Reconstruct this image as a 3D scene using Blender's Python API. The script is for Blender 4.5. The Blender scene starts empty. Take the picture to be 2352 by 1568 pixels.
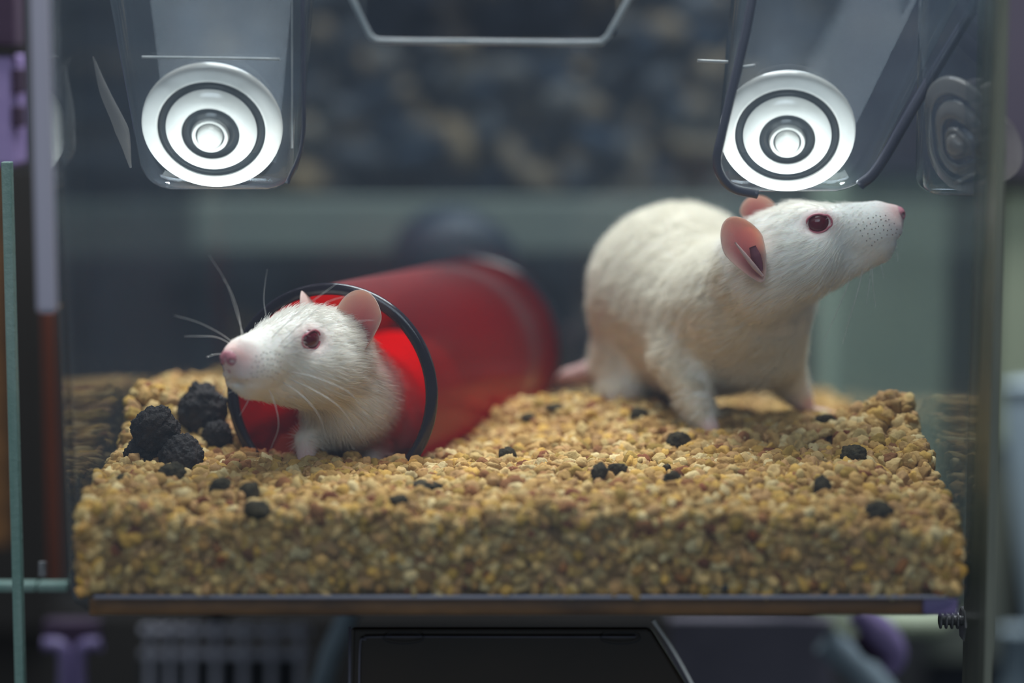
import bpy, bmesh, math, random
import numpy as np
from mathutils import Vector, Matrix

S = 0.01                      # everything below is written in centimetres
rnd = random.Random(7)
rng = np.random.default_rng(7)
sc = bpy.context.scene
COL = sc.collection
PITCH = math.radians(7.0)
F = 5460.0
CAM = np.array((0.0, -60.0, 14.4))
CF = np.array((0, math.cos(PITCH), -math.sin(PITCH)))
CU = np.array((0, math.sin(PITCH), math.cos(PITCH)))


def P(px, py, y):
    """point on the plane at depth y (cm) seen at a given place of the 2352x1568 photograph"""
    d = CF + np.array((1.0, 0, 0)) * ((px - 1176) / F) + CU * ((784 - py) / F)
    return CAM + d * ((y - CAM[1]) / d[1])


# ------------------------------------------------------------------ camera, world, lights, exposure
cam = bpy.data.cameras.new('camera')
cam.sensor_width = 36
cam.lens = F / 2352 * 36
cam.clip_start = 0.01
cam.dof.use_dof = True
cam.dof.focus_distance = 0.662
cam.dof.aperture_fstop = 3.6
cam_o = bpy.data.objects.new('camera', cam)
COL.objects.link(cam_o)
cam_o.location = CAM * S
cam_o.rotation_euler = (math.radians(90) - PITCH, 0, 0)
sc.camera = cam_o

w = bpy.data.worlds.new('world')
sc.world = w
w.use_nodes = True
bg = w.node_tree.nodes['Background']
bg.inputs[0].default_value = (0.50, 0.58, 0.66, 1)
bg.inputs[1].default_value = 0.32


def area(name, loc, target, size, power, color=(1, 1, 1), size_y=None):
    l = bpy.data.lights.new(name, 'AREA')
    l.shape = 'RECTANGLE'
    l.size = size * S
    l.size_y = (size_y or size) * S
    l.energy = power
    l.color = color
    o = bpy.data.objects.new(name, l)
    COL.objects.link(o)
    o.location = Vector(loc) * S
    o.rotation_euler = (Vector(target) - Vector(loc)).to_track_quat('-Z', 'Y').to_euler()
    return o


def spot(name, loc, target, power, angle, color=(1, 1, 1), radius=1.0):
    l = bpy.data.lights.new(name, 'SPOT')
    l.energy = power
    l.spot_size = math.radians(angle)
    l.spot_blend = 0.4
    l.color = color
    l.shadow_soft_size = radius * S
    o = bpy.data.objects.new(name, l)
    COL.objects.link(o)
    o.location = Vector(loc) * S
    o.rotation_euler = (Vector(target) - Vector(loc)).to_track_quat('-Z', 'Y').to_euler()
    return o


area('ceiling_light', (2, 4, 62), (1, 9, 3), 30, 2.7, (1.0, 0.97, 0.90), 22)
area('front_fill_light', (-10, -75, 62), (0, 6, 5), 60, 3.9, (0.90, 0.95, 1.0), 40)

area('rear_fill_light', (6, 30, 70), (4, 46, 8), 50, 10.0, (0.95, 0.98, 1.0), 16)  # added fill that brightens the background

sc.view_settings.view_transform = 'Standard'
sc.view_settings.look = 'None'
sc.view_settings.exposure = 0.0
sc.view_settings.gamma = 1.0
sc.view_settings.use_curve_mapping = False
cy = sc.cycles
cy.max_bounces = 8
cy.diffuse_bounces = 3
cy.glossy_bounces = 4
cy.transmission_bounces = 6
cy.transparent_max_bounces = 24
cy.caustics_reflective = False
cy.caustics_refractive = False
cy.use_denoising = True
cy.sample_clamp_indirect = 4.0


# ------------------------------------------------------------------ materials
def lin(c):
    return tuple(((v / 255) / 12.92 if v / 255 <= 0.04045 else ((v / 255 + 0.055) / 1.055) ** 2.4) for v in c)


def new_mat(name):
    m = bpy.data.materials.new(name)
    m.use_nodes = True
    nt = m.node_tree
    nt.nodes.clear()
    out = nt.nodes.new('ShaderNodeOutputMaterial')
    return m, nt, out


def noise(nt, scale, detail=4, rough=0.6, vec='Object', stretch=None):
    tc = nt.nodes.new('ShaderNodeTexCoord')
    n = nt.nodes.new('ShaderNodeTexNoise')
    n.inputs['Scale'].default_value = scale
    n.inputs['Detail'].default_value = detail
    n.inputs['Roughness'].default_value = rough
    if stretch:
        mp = nt.nodes.new('ShaderNodeMapping')
        mp.inputs['Scale'].default_value = stretch
        nt.links.new(tc.outputs[vec], mp.inputs[0])
        nt.links.new(mp.outputs[0], n.inputs['Vector'])
    else:
        nt.links.new(tc.outputs[vec], n.inputs['Vector'])
    return n


def ramp(nt, src, stops):
    r = nt.nodes.new('ShaderNodeValToRGB')
    el = r.color_ramp.elements
    while len(el) < len(stops):
        el.new(0.5)
    for e, (p, c) in zip(el, stops):
        e.position = p
        e.color = (*c, 1) if len(c) == 3 else c
    nt.links.new(src, r.inputs[0])
    return r


def solid(name, c1, c2=None, rough=0.6, scale=60, metal=0.0, bump=0.0, bscale=400, spec=0.5, stretch=None):
    m, nt, out = new_mat(name)
    b = nt.nodes.new('ShaderNodeBsdfPrincipled')
    n = noise(nt, scale, stretch=stretch)
    r = ramp(nt, n.outputs[0], [(0.3, lin(c1)), (0.7, lin(c2 or tuple(v * 0.85 for v in c1)))])
    nt.links.new(r.outputs[0], b.inputs['Base Color'])
    b.inputs['Roughness'].default_value = rough
    b.inputs['Metallic'].default_value = metal
    b.inputs['Specular IOR Level'].default_value = spec
    if bump:
        bn = noise(nt, bscale)
        bp = nt.nodes.new('ShaderNodeBump')
        bp.inputs['Strength'].default_value = bump
        bp.inputs['Distance'].default_value = 0.001
        nt.links.new(bn.outputs[0], bp.inputs['Height'])
        nt.links.new(bp.outputs[0], b.inputs['Normal'])
    nt.links.new(b.outputs[0], out.inputs[0])
    return m


def schlick(nt, r0, k):
    """mirror share of a thin sheet: r0 face on, r0 + k at grazing"""
    lw = nt.nodes.new('ShaderNodeLayerWeight')
    lw.inputs['Blend'].default_value = 0.5
    pw = nt.nodes.new('ShaderNodeMath')
    pw.operation = 'POWER'
    pw.inputs[1].default_value = 5.0
    ma = nt.nodes.new('ShaderNodeMath')
    ma.operation = 'MULTIPLY_ADD'
    ma.inputs[1].default_value = k
    ma.inputs[2].default_value = r0
    nt.links.new(lw.outputs['Facing'], pw.inputs[0])
    nt.links.new(pw.outputs[0], ma.inputs[0])
    return ma


def clear(name, tint=(240, 244, 246), veil=0.06, veil_col=(150, 160, 172), r0=0.025, k=0.5, rough=0.02, scuff=0.06,
          transl=0.0, scale=30, scuff_scale=(25, 25, 220)):
    """clear moulded plastic: see-through, mirror-like at grazing angles, with a painted haze for room reflections, plus scuffs"""
    m, nt, out = new_mat(name)
    tr = nt.nodes.new('ShaderNodeBsdfTransparent')
    tr.inputs[0].default_value = (*lin(tint), 1)
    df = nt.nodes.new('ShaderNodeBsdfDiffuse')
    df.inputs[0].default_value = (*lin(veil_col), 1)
    body = df
    if transl:
        tl = nt.nodes.new('ShaderNodeBsdfTranslucent')
        tl.inputs[0].default_value = (*lin(veil_col), 1)
        mx = nt.nodes.new('ShaderNodeMixShader')
        mx.inputs[0].default_value = transl
        nt.links.new(df.outputs[0], mx.inputs[1])
        nt.links.new(tl.outputs[0], mx.inputs[2])
        body = mx
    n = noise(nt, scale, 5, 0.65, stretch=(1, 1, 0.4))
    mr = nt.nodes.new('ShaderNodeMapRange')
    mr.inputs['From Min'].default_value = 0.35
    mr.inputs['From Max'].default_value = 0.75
    mr.inputs['To Min'].default_value = veil  # veil paints the room's grey reflection into the plastic's colour
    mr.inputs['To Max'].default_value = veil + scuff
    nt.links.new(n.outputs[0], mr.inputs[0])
    m1 = nt.nodes.new('ShaderNodeMixShader')
    nt.links.new(mr.outputs[0], m1.inputs[0])
    nt.links.new(tr.outputs[0], m1.inputs[1])
    nt.links.new(body.outputs[0], m1.inputs[2])
    gl = nt.nodes.new('ShaderNodeBsdfGlossy')
    gl.inputs['Roughness'].default_value = rough
    fr = schlick(nt, r0, k)
    m2 = nt.nodes.new('ShaderNodeMixShader')
    nt.links.new(fr.outputs[0], m2.inputs[0])
    nt.links.new(m1.outputs[0], m2.inputs[1])
    nt.links.new(gl.outputs[0], m2.inputs[2])
    nt.links.new(m2.outputs[0], out.inputs[0])
    return m


def attr_mat(name, rough=0.8, bump=0.0, bscale=900, sub=0.0, spec=0.3, transl=0.0, tcol=(255, 180, 170)):
    """colour read from the mesh's own colour attribute"""
    m, nt, out = new_mat(name)
    b = nt.nodes.new('ShaderNodeBsdfPrincipled')
    a = nt.nodes.new('ShaderNodeAttribute')
    a.attribute_name = 'Col'
    nt.links.new(a.outputs['Color'], b.inputs['Base Color'])
    b.inputs['Roughness'].default_value = rough
    b.inputs['Specular IOR Level'].default_value = spec
    if sub:
        b.inputs['Subsurface Weight'].default_value = sub
        b.inputs['Subsurface Radius'].default_value = (0.003, 0.0012, 0.0008)
        b.inputs['Subsurface Scale'].default_value = 1.0
    if bump:
        bn = noise(nt, bscale, 6)
        bp = nt.nodes.new('ShaderNodeBump')
        bp.inputs['Strength'].default_value = bump
        bp.inputs['Distance'].default_value = 0.0006
        nt.links.new(bn.outputs[0], bp.inputs['Height'])
        nt.links.new(bp.outputs[0], b.inputs['Normal'])
    sh = b
    if transl:
        tl = nt.nodes.new('ShaderNodeBsdfTranslucent')
        tl.inputs[0].default_value = (*lin(tcol), 1)
        mx = nt.nodes.new('ShaderNodeMixShader')
        mx.inputs[0].default_value = transl
        nt.links.new(b.outputs[0], mx.inputs[1])
        nt.links.new(tl.outputs[0], mx.inputs[2])
        sh = mx
    nt.links.new(sh.outputs[0], out.inputs[0])
    return m


M = {}
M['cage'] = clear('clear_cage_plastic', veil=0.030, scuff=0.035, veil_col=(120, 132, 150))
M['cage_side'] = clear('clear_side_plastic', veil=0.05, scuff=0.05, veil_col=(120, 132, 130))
M['pocket'] = clear('clear_pocket_plastic', veil=0.06, scuff=0.06, veil_col=(150, 158, 170), r0=0.04, k=0.8, transl=0.4)
M['edge'] = solid('dark_plastic_edge', (92, 92, 104), (70, 70, 84), 0.25, 40)
M['lip'] = solid('pale_plastic_lip', (190, 190, 188), (150, 156, 158), 0.3, 80)
M['fur_skin'] = attr_mat('rat_skin', 0.85, 0.3, 1500, 0.25)
M['ear'] = attr_mat('ear_skin', 0.6, 0.2, 900, 0.2, transl=0.22)
M['nose'] = attr_mat('nose_skin', 0.45, 0.4, 2500, 0.3)
M['eye'] = solid('ruby_eye', (104, 16, 32), (66, 8, 20), 0.04, 200, spec=0.45)
M['lid'] = solid('pink_eyelid', (196, 110, 120), (170, 80, 96), 0.5, 300)
M['canal'] = solid('ear_canal_skin', (126, 62, 76), (104, 50, 62), 0.7, 200)
M['claw'] = solid('pink_paw_skin', (198, 164, 156), (178, 140, 134), 0.6, 200)
M['cob'] = attr_mat('corncob', 0.9, 0.9, 700, 0.0, 0.15)
M['dropping'] = solid('dark_dropping', (84, 74, 54), (44, 42, 34), 0.85, 500, bump=1.0, bscale=1500, spec=0.2)
M['clump'] = solid('black_clump', (58, 48, 44), (22, 19, 20), 0.75, 350, bump=1.0, bscale=900, spec=0.35)
M['spot'] = solid('whisker_root', (128, 112, 106), (110, 96, 92), 0.8, 100)


def hair_mat(name, c):
    m, nt, out = new_mat(name)
    d = nt.nodes.new('ShaderNodeBsdfDiffuse')
    d.inputs[0].default_value = (*lin(c), 1)
    tl = nt.nodes.new('ShaderNodeBsdfTranslucent')
    tl.inputs[0].default_value = (*lin(c), 1)
    mx = nt.nodes.new('ShaderNodeMixShader')
    mx.inputs[0].default_value = 0.35
    nt.links.new(d.outputs[0], mx.inputs[1])
    nt.links.new(tl.outputs[0], mx.inputs[2])
    nt.links.new(mx.outputs[0], out.inputs[0])
    return m


M['fur'] = hair_mat('white_fur', (238, 234, 226))
M['fur_cream'] = hair_mat('cream_fur', (240, 235, 222))
M['whisker'] = solid('whisker', (215, 212, 208), None, 0.3, 50)


def tube_mat():
    m, nt, out = new_mat('red_transparent_plastic')
    tr = nt.nodes.new('ShaderNodeBsdfTransparent')
    tr.inputs[0].default_value = (0.62, 0.012, 0.02, 1)
    tl = nt.nodes.new('ShaderNodeBsdfTranslucent')
    tl.inputs[0].default_value = (0.95, 0.004, 0.012, 1)
    df = nt.nodes.new('ShaderNodeBsdfDiffuse')
    df.inputs[0].default_value = (0.22, 0.02, 0.04, 1)
    a = nt.nodes.new('ShaderNodeMixShader')
    a.inputs[0].default_value = 0.12
    nt.links.new(tl.outputs[0], a.inputs[1])
    nt.links.new(df.outputs[0], a.inputs[2])
    b = nt.nodes.new('ShaderNodeMixShader')
    b.inputs[0].default_value = 0.38
    nt.links.new(tr.outputs[0], b.inputs[1])
    nt.links.new(a.outputs[0], b.inputs[2])
    gl = nt.nodes.new('ShaderNodeBsdfGlossy')
    gl.inputs['Roughness'].default_value = 0.3
    fr = schlick(nt, 0.02, 0.35)
    c = nt.nodes.new('ShaderNodeMixShader')
    nt.links.new(fr.outputs[0], c.inputs[0])
    nt.links.new(b.outputs[0], c.inputs[1])
    nt.links.new(gl.outputs[0], c.inputs[2])
    nt.links.new(c.outputs[0], out.inputs[0])
    return m


M['tube'] = tube_mat()
M['tube_rim'] = solid('dark_tube_rim', (44, 36, 46), (30, 24, 32), 0.15, 60)  # rim colour holds the darkness of red plastic seen edge-on


def frosted(name, c, transl, rough=0.2, mixg=0.12):
    m, nt, out = new_mat(name)
    d = nt.nodes.new('ShaderNodeBsdfDiffuse')
    tl = nt.nodes.new('ShaderNodeBsdfTranslucent')
    n = noise(nt, 90, 5, stretch=(1, 1, 1))
    r = ramp(nt, n.outputs[0], [(0.3, lin(c)), (0.75, lin(tuple(v * 0.93 for v in c)))])
    nt.links.new(r.outputs[0], d.inputs[0])
    nt.links.new(r.outputs[0], tl.inputs[0])
    mx = nt.nodes.new('ShaderNodeMixShader')
    mx.inputs[0].default_value = transl
    nt.links.new(d.outputs[0], mx.inputs[1])
    nt.links.new(tl.outputs[0], mx.inputs[2])
    gl = nt.nodes.new('ShaderNodeBsdfGlossy')
    gl.inputs['Roughness'].default_value = rough
    m2 = nt.nodes.new('ShaderNodeMixShader')
    m2.inputs[0].default_value = mixg
    nt.links.new(mx.outputs[0], m2.inputs[1])
    nt.links.new(gl.outputs[0], m2.inputs[2])
    nt.links.new(m2.outputs[0], out.inputs[0])
    return m


M['ring_white'] = frosted('frosted_white_plastic', (248, 247, 242), 0.55)
M['ring_grey'] = frosted('groove_shade_plastic', (104, 110, 116), 0.12)  # grooves of the clear disc painted dark in place of shading
M['ghost_haze'] = clear('painted_gleam_plastic', (225, 225, 225), 0.30, (190, 186, 184), scuff=0.2, transl=0.4)  # cloudy colour standing in for reflections and gleams
M['teal_edge'] = solid('glass_cut_edge', (86, 118, 112), (120, 142, 138), 0.4, 150, stretch=(1, 1, 0.1), bump=0.3)
M['grey_edge'] = solid('acrylic_cut_edge', (112, 116, 104), (84, 90, 84), 0.35, 100, stretch=(1, 1, 0.1))
M['black'] = solid('black_metal', (16, 15, 16), (10, 10, 11), 0.7, 30)
M['dark'] = solid('dark_grey_panel', (42, 46, 52), (30, 33, 38), 0.8, 8)
M['navy'] = solid('dark_navy_plastic', (22, 32, 46), (14, 20, 30), 0.6, 30)
M['lavender'] = solid('lavender_plastic', (140, 126, 172), (108, 94, 144), 0.5, 30)
M['purple_hole'] = solid('dark_purple_recess', (54, 38, 62), (36, 24, 46), 0.8, 30)
M['sage'] = solid('sage_green_panel', (166, 178, 156), (146, 160, 140), 0.8, 4)
M['olive_rail'] = solid('olive_grey_rail', (112, 118, 108), (92, 100, 96), 0.8, 6)
M['plum'] = solid('dark_plum_panel', (62, 58, 74), (48, 46, 60), 0.8, 6)
M['steel'] = solid('bolt_steel', (150, 152, 156), (90, 92, 96), 0.3, 200, metal=0.4)
M['paleblue'] = solid('pale_blue_tube', (150, 168, 180), (120, 138, 150), 0.5, 10)
M['wire'] = solid('grey_wire', (190, 192, 205), (150, 152, 165), 0.5, 20)
M['dim_lavender'] = solid('dim_lavender_plastic', (104, 94, 136), (80, 70, 110), 0.5, 30)
M['grey_panel'] = solid('grey_under_panel', (128, 124, 138), (100, 98, 112), 0.7, 20)
M['brownglass'] = solid('brown_window', (34, 26, 18), (22, 18, 14), 0.25, 20)
M['amber'] = solid('amber_brown', (112, 78, 44), (74, 50, 28), 0.5, 60, stretch=(1, 1, 2))
M['redstrip'] = solid('reflection_rust', (96, 44, 30), (60, 28, 16), 0.6, 25, stretch=(1, 1, 0.3))
M['greystrip'] = solid('grey_strip', (158, 158, 172), (128, 128, 146), 0.6, 12, stretch=(1, 1, 0.2))


# ------------------------------------------------------------------ object helpers
def props(o, label=None, cat=None, group=None, kind=None, category=None):
    cat = cat or category
    for k, v in (('label', label), ('category', cat), ('group', group), ('kind', kind)):
        if v:
            o[k] = v
    return o


def thing(name, label, cat, loc=(0, 0, 0), group=None, kind=None):
    o = bpy.data.objects.new(name, None)
    COL.objects.link(o)
    o.empty_display_size = 0.01
    o.location = Vector([float(v) for v in loc]) * S
    return props(o, label, cat, group, kind)


def mesh(name, verts, faces, mat, parent=None, colors=None, smooth=True, **kw):
    """verts in world centimetres; the object's origin goes to the middle of its base (or stays at its parent's)"""
    v = np.asarray(verts, dtype=np.float64)
    if parent is None:
        org = np.array(((v[:, 0].min() + v[:, 0].max()) / 2, (v[:, 1].min() + v[:, 1].max()) / 2, v[:, 2].min()))
    else:
        org = np.array(parent_org(parent)) / S
    v = (v - org) * S
    me = bpy.data.meshes.new(name)
    if isinstance(faces, np.ndarray):
        n, k = faces.shape
        me.vertices.add(len(v))
        me.vertices.foreach_set('co', v.astype(np.float32).ravel())
        me.loops.add(n * k)
        me.loops.foreach_set('vertex_index', faces.astype(np.int32).ravel())
        me.polygons.add(n)
        me.polygons.foreach_set('loop_start', np.arange(0, n * k, k, dtype=np.int32))
        me.polygons.foreach_set('loop_total', np.full(n, k, dtype=np.int32))
        me.update(calc_edges=True)
    else:
        me.from_pydata([tuple(x) for x in v], [], faces)
    if colors is not None:
        a = me.color_attributes.new('Col', 'FLOAT_COLOR', 'POINT')
        c = np.ones((len(v), 4), dtype=np.float32)
        c[:, :3] = colors
        a.data.foreach_set('color', c.ravel())
    me.polygons.foreach_set('use_smooth', np.full(len(me.polygons), smooth))
    me.materials.append(mat)
    me.validate()
    o = bpy.data.objects.new(name, me)
    COL.objects.link(o)
    if parent is None:
        o.location = Vector(org) * S
    else:
        o.parent = parent
    return props(o, **kw)


def parent_org(p):
    t = Vector((0, 0, 0))
    while p is not None:
        t = t + p.location
        p = p.parent
    return t


def bm_out(bm):
    bm.normal_update()
    v = [tuple(x.co) for x in bm.verts]
    f = [[x.index for x in q.verts] for q in bm.faces]
    bm.free()
    return v, f


def box(name, lo, hi, mat, parent=None, bevel=0.0, seg=2, **kw):
    bm = bmesh.new()
    lo, hi = np.minimum(lo, hi), np.maximum(lo, hi)
    bmesh.ops.create_cube(bm, size=1)
    for v in bm.verts:
        v.co = Vector([lo[i] + (v.co[i] + 0.5) * (hi[i] - lo[i]) for i in range(3)])
    if bevel:
        bmesh.ops.bevel(bm, geom=bm.edges[:], offset=bevel, segments=seg, affect='EDGES', profile=0.5)
    bm.verts.index_update()
    v, f = bm_out(bm)
    return mesh(name, v, f, mat, parent, smooth=False, **kw)


def hexa(name, corners, mat, parent=None, bevel=0.0, seg=3, smooth=False, **kw):
    """8 corners: bottom ring of four, then top ring of four"""
    bm = bmesh.new()
    vs = [bm.verts.new(tuple(c)) for c in corners]
    for q in ((3, 2, 1, 0), (4, 5, 6, 7), (0, 1, 5, 4), (1, 2, 6, 5), (2, 3, 7, 6), (3, 0, 4, 7)):
        bm.faces.new([vs[i] for i in q])
    if bevel:
        bmesh.ops.bevel(bm, geom=bm.edges[:], offset=bevel, segments=seg, affect='EDGES', profile=0.5)
    bm.verts.index_update()
    v, f = bm_out(bm)
    return mesh(name, v, f, mat, parent, smooth=smooth, **kw)


def catmull(pts, n=8):
    pts = [np.asarray(p, float) for p in pts]
    q = [2 * pts[0] - pts[1]] + pts + [2 * pts[-1] - pts[-2]]
    out = []
    for i in range(1, len(q) - 2):
        for k in range(n):
            t = k / n
            out.append(0.5 * (2 * q[i] + (q[i + 1] - q[i - 1]) * t + (2 * q[i - 1] - 5 * q[i] + 4 * q[i + 1] - q[i + 2]) * t * t
                              + (-q[i - 1] + 3 * q[i] - 3 * q[i + 1] + q[i + 2]) * t ** 3))
    out.append(pts[-1])
    return np.array(out)


def sweep(pts, radii, sides=8, closed_ends=True):
    pts = np.asarray(pts, float)
    n = len(pts)
    radii = np.interp(np.linspace(0, 1, n), np.linspace(0, 1, len(radii)), radii) if np.ndim(radii) else np.full(n, radii)
    V, Fc = [], []
    up = np.array((0.13, 0.31, 0.94))
    for i in range(n):
        t = pts[min(i + 1, n - 1)] - pts[max(i - 1, 0)]
        t /= np.linalg.norm(t) + 1e-9
        a = np.cross(t, up)
        a /= np.linalg.norm(a) + 1e-9
        b = np.cross(t, a)
        for k in range(sides):
            th = 2 * math.pi * k / sides
            V.append(pts[i] + radii[i] * (a * math.cos(th) + b * math.sin(th)))
    for i in range(n - 1):
        for k in range(sides):
            k2 = (k + 1) % sides
            Fc.append((i * sides + k, i * sides + k2, (i + 1) * sides + k2, (i + 1) * sides + k))
    if closed_ends:
        Fc.append(tuple(range(sides)))
        Fc.append(tuple((n - 1) * sides + k for k in range(sides))[::-1])
    return V, Fc


def lathe(profile, origin, axis, up=(0, 0, 1), seg=64, scale=(1, 1), warp=None):
    """profile: (radius, height along axis) list -> verts, faces"""
    ax = np.asarray(axis, float)
    ax /= np.linalg.norm(ax)
    a = np.cross(np.asarray(up, float), ax)
    a /= np.linalg.norm(a)
    b = np.cross(ax, a)
    V, Fc = [], []
    for (r, h) in profile:
        for k in range(seg):
            th = 2 * math.pi * k / seg
            rr = r * (warp(th) if warp else 1)
            V.append(np.asarray(origin) + a * rr * math.cos(th) * scale[0] + b * rr * math.sin(th) * scale[1] + ax * h)
    for i in range(len(profile) - 1):
        for k in range(seg):
            k2 = (k + 1) % seg
            Fc.append((i * seg + k, i * seg + k2, (i + 1) * seg + k2, (i + 1) * seg + k))
    return V, Fc


# ------------------------------------------------------------------ implicit surfaces -> mesh (surface nets)
def surface_nets(g, origin, h):
    s = g < 0
    nx, ny, nz = g.shape
    acc = np.zeros((nx - 1, ny - 1, nz - 1, 3), dtype=np.float32)
    cnt = np.zeros((nx - 1, ny - 1, nz - 1), dtype=np.float32)
    for ax in range(3):
        o1, o2 = [a for a in range(3) if a != ax]
        for i in (0, 1):
            for j in (0, 1):
                sl0 = [slice(0, -1)] * 3
                sl1 = [slice(0, -1)] * 3
                sl0[ax], sl1[ax] = slice(0, -1), slice(1, None)
                for o, q in ((o1, i), (o2, j)):
                    sl = slice(1, None) if q else slice(0, -1)
                    sl0[o] = sl
                    sl1[o] = sl
                a, b = g[tuple(sl0)], g[tuple(sl1)]
                m = s[tuple(sl0)] != s[tuple(sl1)]
                t = np.where(m, a / np.where(m, a - b, 1), 0)
                cnt += m
                acc[..., ax] += t * m
                acc[..., o1] += i * m
                acc[..., o2] += j * m
    act = cnt > 0
    idx = -np.ones(cnt.shape, dtype=np.int64)
    idx[act] = np.arange(act.sum())
    ijk = np.argwhere(act)
    v = (ijk + acc[act] / cnt[act][:, None]) * h + np.asarray(origin)
    quads = []
    for ax in range(3):
        o1, o2 = (ax + 1) % 3, (ax + 2) % 3
        sl0 = [slice(1, -1)] * 3
        sl1 = [slice(1, -1)] * 3
        sl0[ax], sl1[ax] = slice(0, -1), slice(1, None)
        a, b = s[tuple(sl0)], s[tuple(sl1)]
        for m, flip in ((a & ~b, False), (~a & b, True)):
            e = np.argwhere(m)
            off = np.ones(3, dtype=int)
            off[ax] = 0
            e = e + off
            d1 = np.zeros(3, int)
            d1[o1] = 1
            d2 = np.zeros(3, int)
            d2[o2] = 1
            q = [idx[tuple((e - d1 - d2).T)], idx[tuple((e - d2).T)], idx[tuple(e.T)], idx[tuple((e - d1).T)]]
            if flip:
                q = q[::-1]
            quads.append(np.stack(q, 1))
    return v, np.concatenate(quads)


def sd_cone(p, a, b, ra, rb):
    a, b = np.asarray(a, float), np.asarray(b, float)
    ab = b - a
    t = np.clip(((p - a) @ ab) / (ab @ ab), 0, 1)
    return np.linalg.norm(p - a - t[..., None] * ab, axis=-1) - (ra + (rb - ra) * t)


def sd_ell(p, c, r, rot=None):
    q = p - np.asarray(c, float)
    if rot is not None:
        q = q @ rot          # columns of rot are the ellipsoid axes
    r = np.asarray(r, float)
    k0 = np.linalg.norm(q / r, axis=-1)
    k1 = np.linalg.norm(q / (r * r), axis=-1) + 1e-9
    return k0 * (k0 - 1) / k1


def smin(a, b, k):
    h = np.clip(0.5 + 0.5 * (b - a) / k, 0, 1)
    return b + (a - b) * h - k * h * (1 - h)


def smax(a, b, k):
    return -smin(-a, -b, k)


class Sdf:
    def __init__(self):
        self.items = []

    def cone(self, a, b, ra, rb, k=0.5):
        self.items.append(('c', a, b, ra, rb, k))
        return self

    def ell(self, c, r, k=0.5, rot=None):
        self.items.append(('e', c, r, rot, k))
        return self

    def cut(self, c, r, k=0.15, rot=None):
        self.items.append(('x', c, r, rot, k))
        return self

    def eval(self, p):
        d = None
        for it in self.items:
            if it[0] == 'c':
                e, k = sd_cone(p, *it[1:5]), it[5]
            else:
                e, k = sd_ell(p, it[1], it[2], it[3]), it[4]
            if d is None:
                d = e
            elif it[0] == 'x':
                d = smax(d, -e, k)
            else:
                d = smin(d, e, k)
        return d

    def mesh(self, lo, hi, h):
        lo, hi = np.asarray(lo, float), np.asarray(hi, float)
        n = np.ceil((hi - lo) / h).astype(int) + 1
        xs = [lo[i] + np.arange(n[i]) * h for i in range(3)]
        g = np.empty(n, dtype=np.float32)
        for i, x in enumerate(xs[0]):
            yy, zz = np.meshgrid(xs[1], xs[2], indexing='ij')
            g[i] = self.eval(np.stack([np.full_like(yy, x), yy, zz], -1))
        return surface_nets(g, lo, h)

    def normal(self, p):
        e = 0.02
        n = np.stack([self.eval(p + d) - self.eval(p - d) for d in np.eye(3) * e], -1)
        return n / (np.linalg.norm(n, axis=-1, keepdims=True) + 1e-9)


# ------------------------------------------------------------------ bedding surface height
HP = np.array([(-11, 0, 2.5), (-8, 0, 2.2), (-5, 0, 2.5), (-2, 0, 2.2), (1, 0, 2.6), (4, 0, 2.3), (7, 0, 2.35), (9.5, 0, 2.1), (11.3, 0, 1.8),
               (-9.5, 1.6, 2.75), (-6, 1.8, 2.6), (-3, 1.5, 2.75), (0.5, 1.8, 2.7), (4, 1.6, 2.8), (8, 1.8, 2.6),
               (-11, 3, 2.9), (-8, 3.5, 2.75), (0, 3.5, 2.85), (6, 4, 2.85), (9, 4, 3.0), (11.3, 3, 2.5),
               (-5.5, 6.5, 2.75), (-8.7, 7, 2.8), (-9.6, 6, 2.8), (-10.9, 6, 3.0), (-9.6, 8, 3.2), (-10.8, 9.6, 4.4), (-11, 14, 4.0), (-9.6, 14, 3.9), (-8, 11, 3.2),
               (-2.5, 6.5, 2.72), (-1.0, 7.5, 2.72), (-0.6, 10, 2.6), (1, 9, 2.9), (2, 13, 3.55), (3.4, 12, 3.45), (4.5, 11, 3.3),
               (5.9, 9.3, 3.1), (7.5, 11, 3.2), (8.2, 8.4, 3.35), (9.6, 8.5, 3.6), (9.8, 10.6, 3.3), (11.2, 8.6, 4.35), (11.4, 6, 3.4), (8, 6, 3.0), (3, 6, 2.85),
               (11, 13, 2.9), (8, 15, 2.7), (5, 19, 2.4), (-3, 18, 1.4), (0, 20, 2.4), (-8, 22, 2.2), (8, 24, 1.7), (0, 25, 1.7), (-8, 18, 2.8), (11, 19, 2.2)])


def height(x, y):
    x, y = np.asarray(x, float), np.asarray(y, float)
    d2 = (x[..., None] - HP[:, 0]) ** 2 + (y[..., None] - HP[:, 1]) ** 2
    wgt = 1 / (d2 + 0.35) ** 1.7
    h = (wgt * HP[:, 2]).sum(-1) / wgt.sum(-1)
    return h + 0.06 * np.sin(2.1 * x + 1.3 * y) * np.cos(1.7 * y - x * 0.8) + 0.03 * np.sin(5 * x) * np.sin(4.3 * y + 1)


def hit(px, py, y0=0.3):
    """where the line of sight through a pixel meets the bedding"""
    a, b = P(px, py, 0.0), P(px, py, 30.0)
    t = np.linspace(0, 1, 1500)
    p = a + t[:, None] * (b - a)
    below = p[:, 2] < height(p[:, 0], p[:, 1])
    i = int(np.argmax(below)) if below.any() else 600
    return p[max(i, 1)]


# ------------------------------------------------------------------ setting: far room
struct = dict(kind='structure')
box('wall_back', P(-1500, -900, 120), P(3900, 2600, 122), M['dark'], **struct)
box('floor', (-60, -10, -42), (60, 120, -41), M['black'], **struct)

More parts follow.
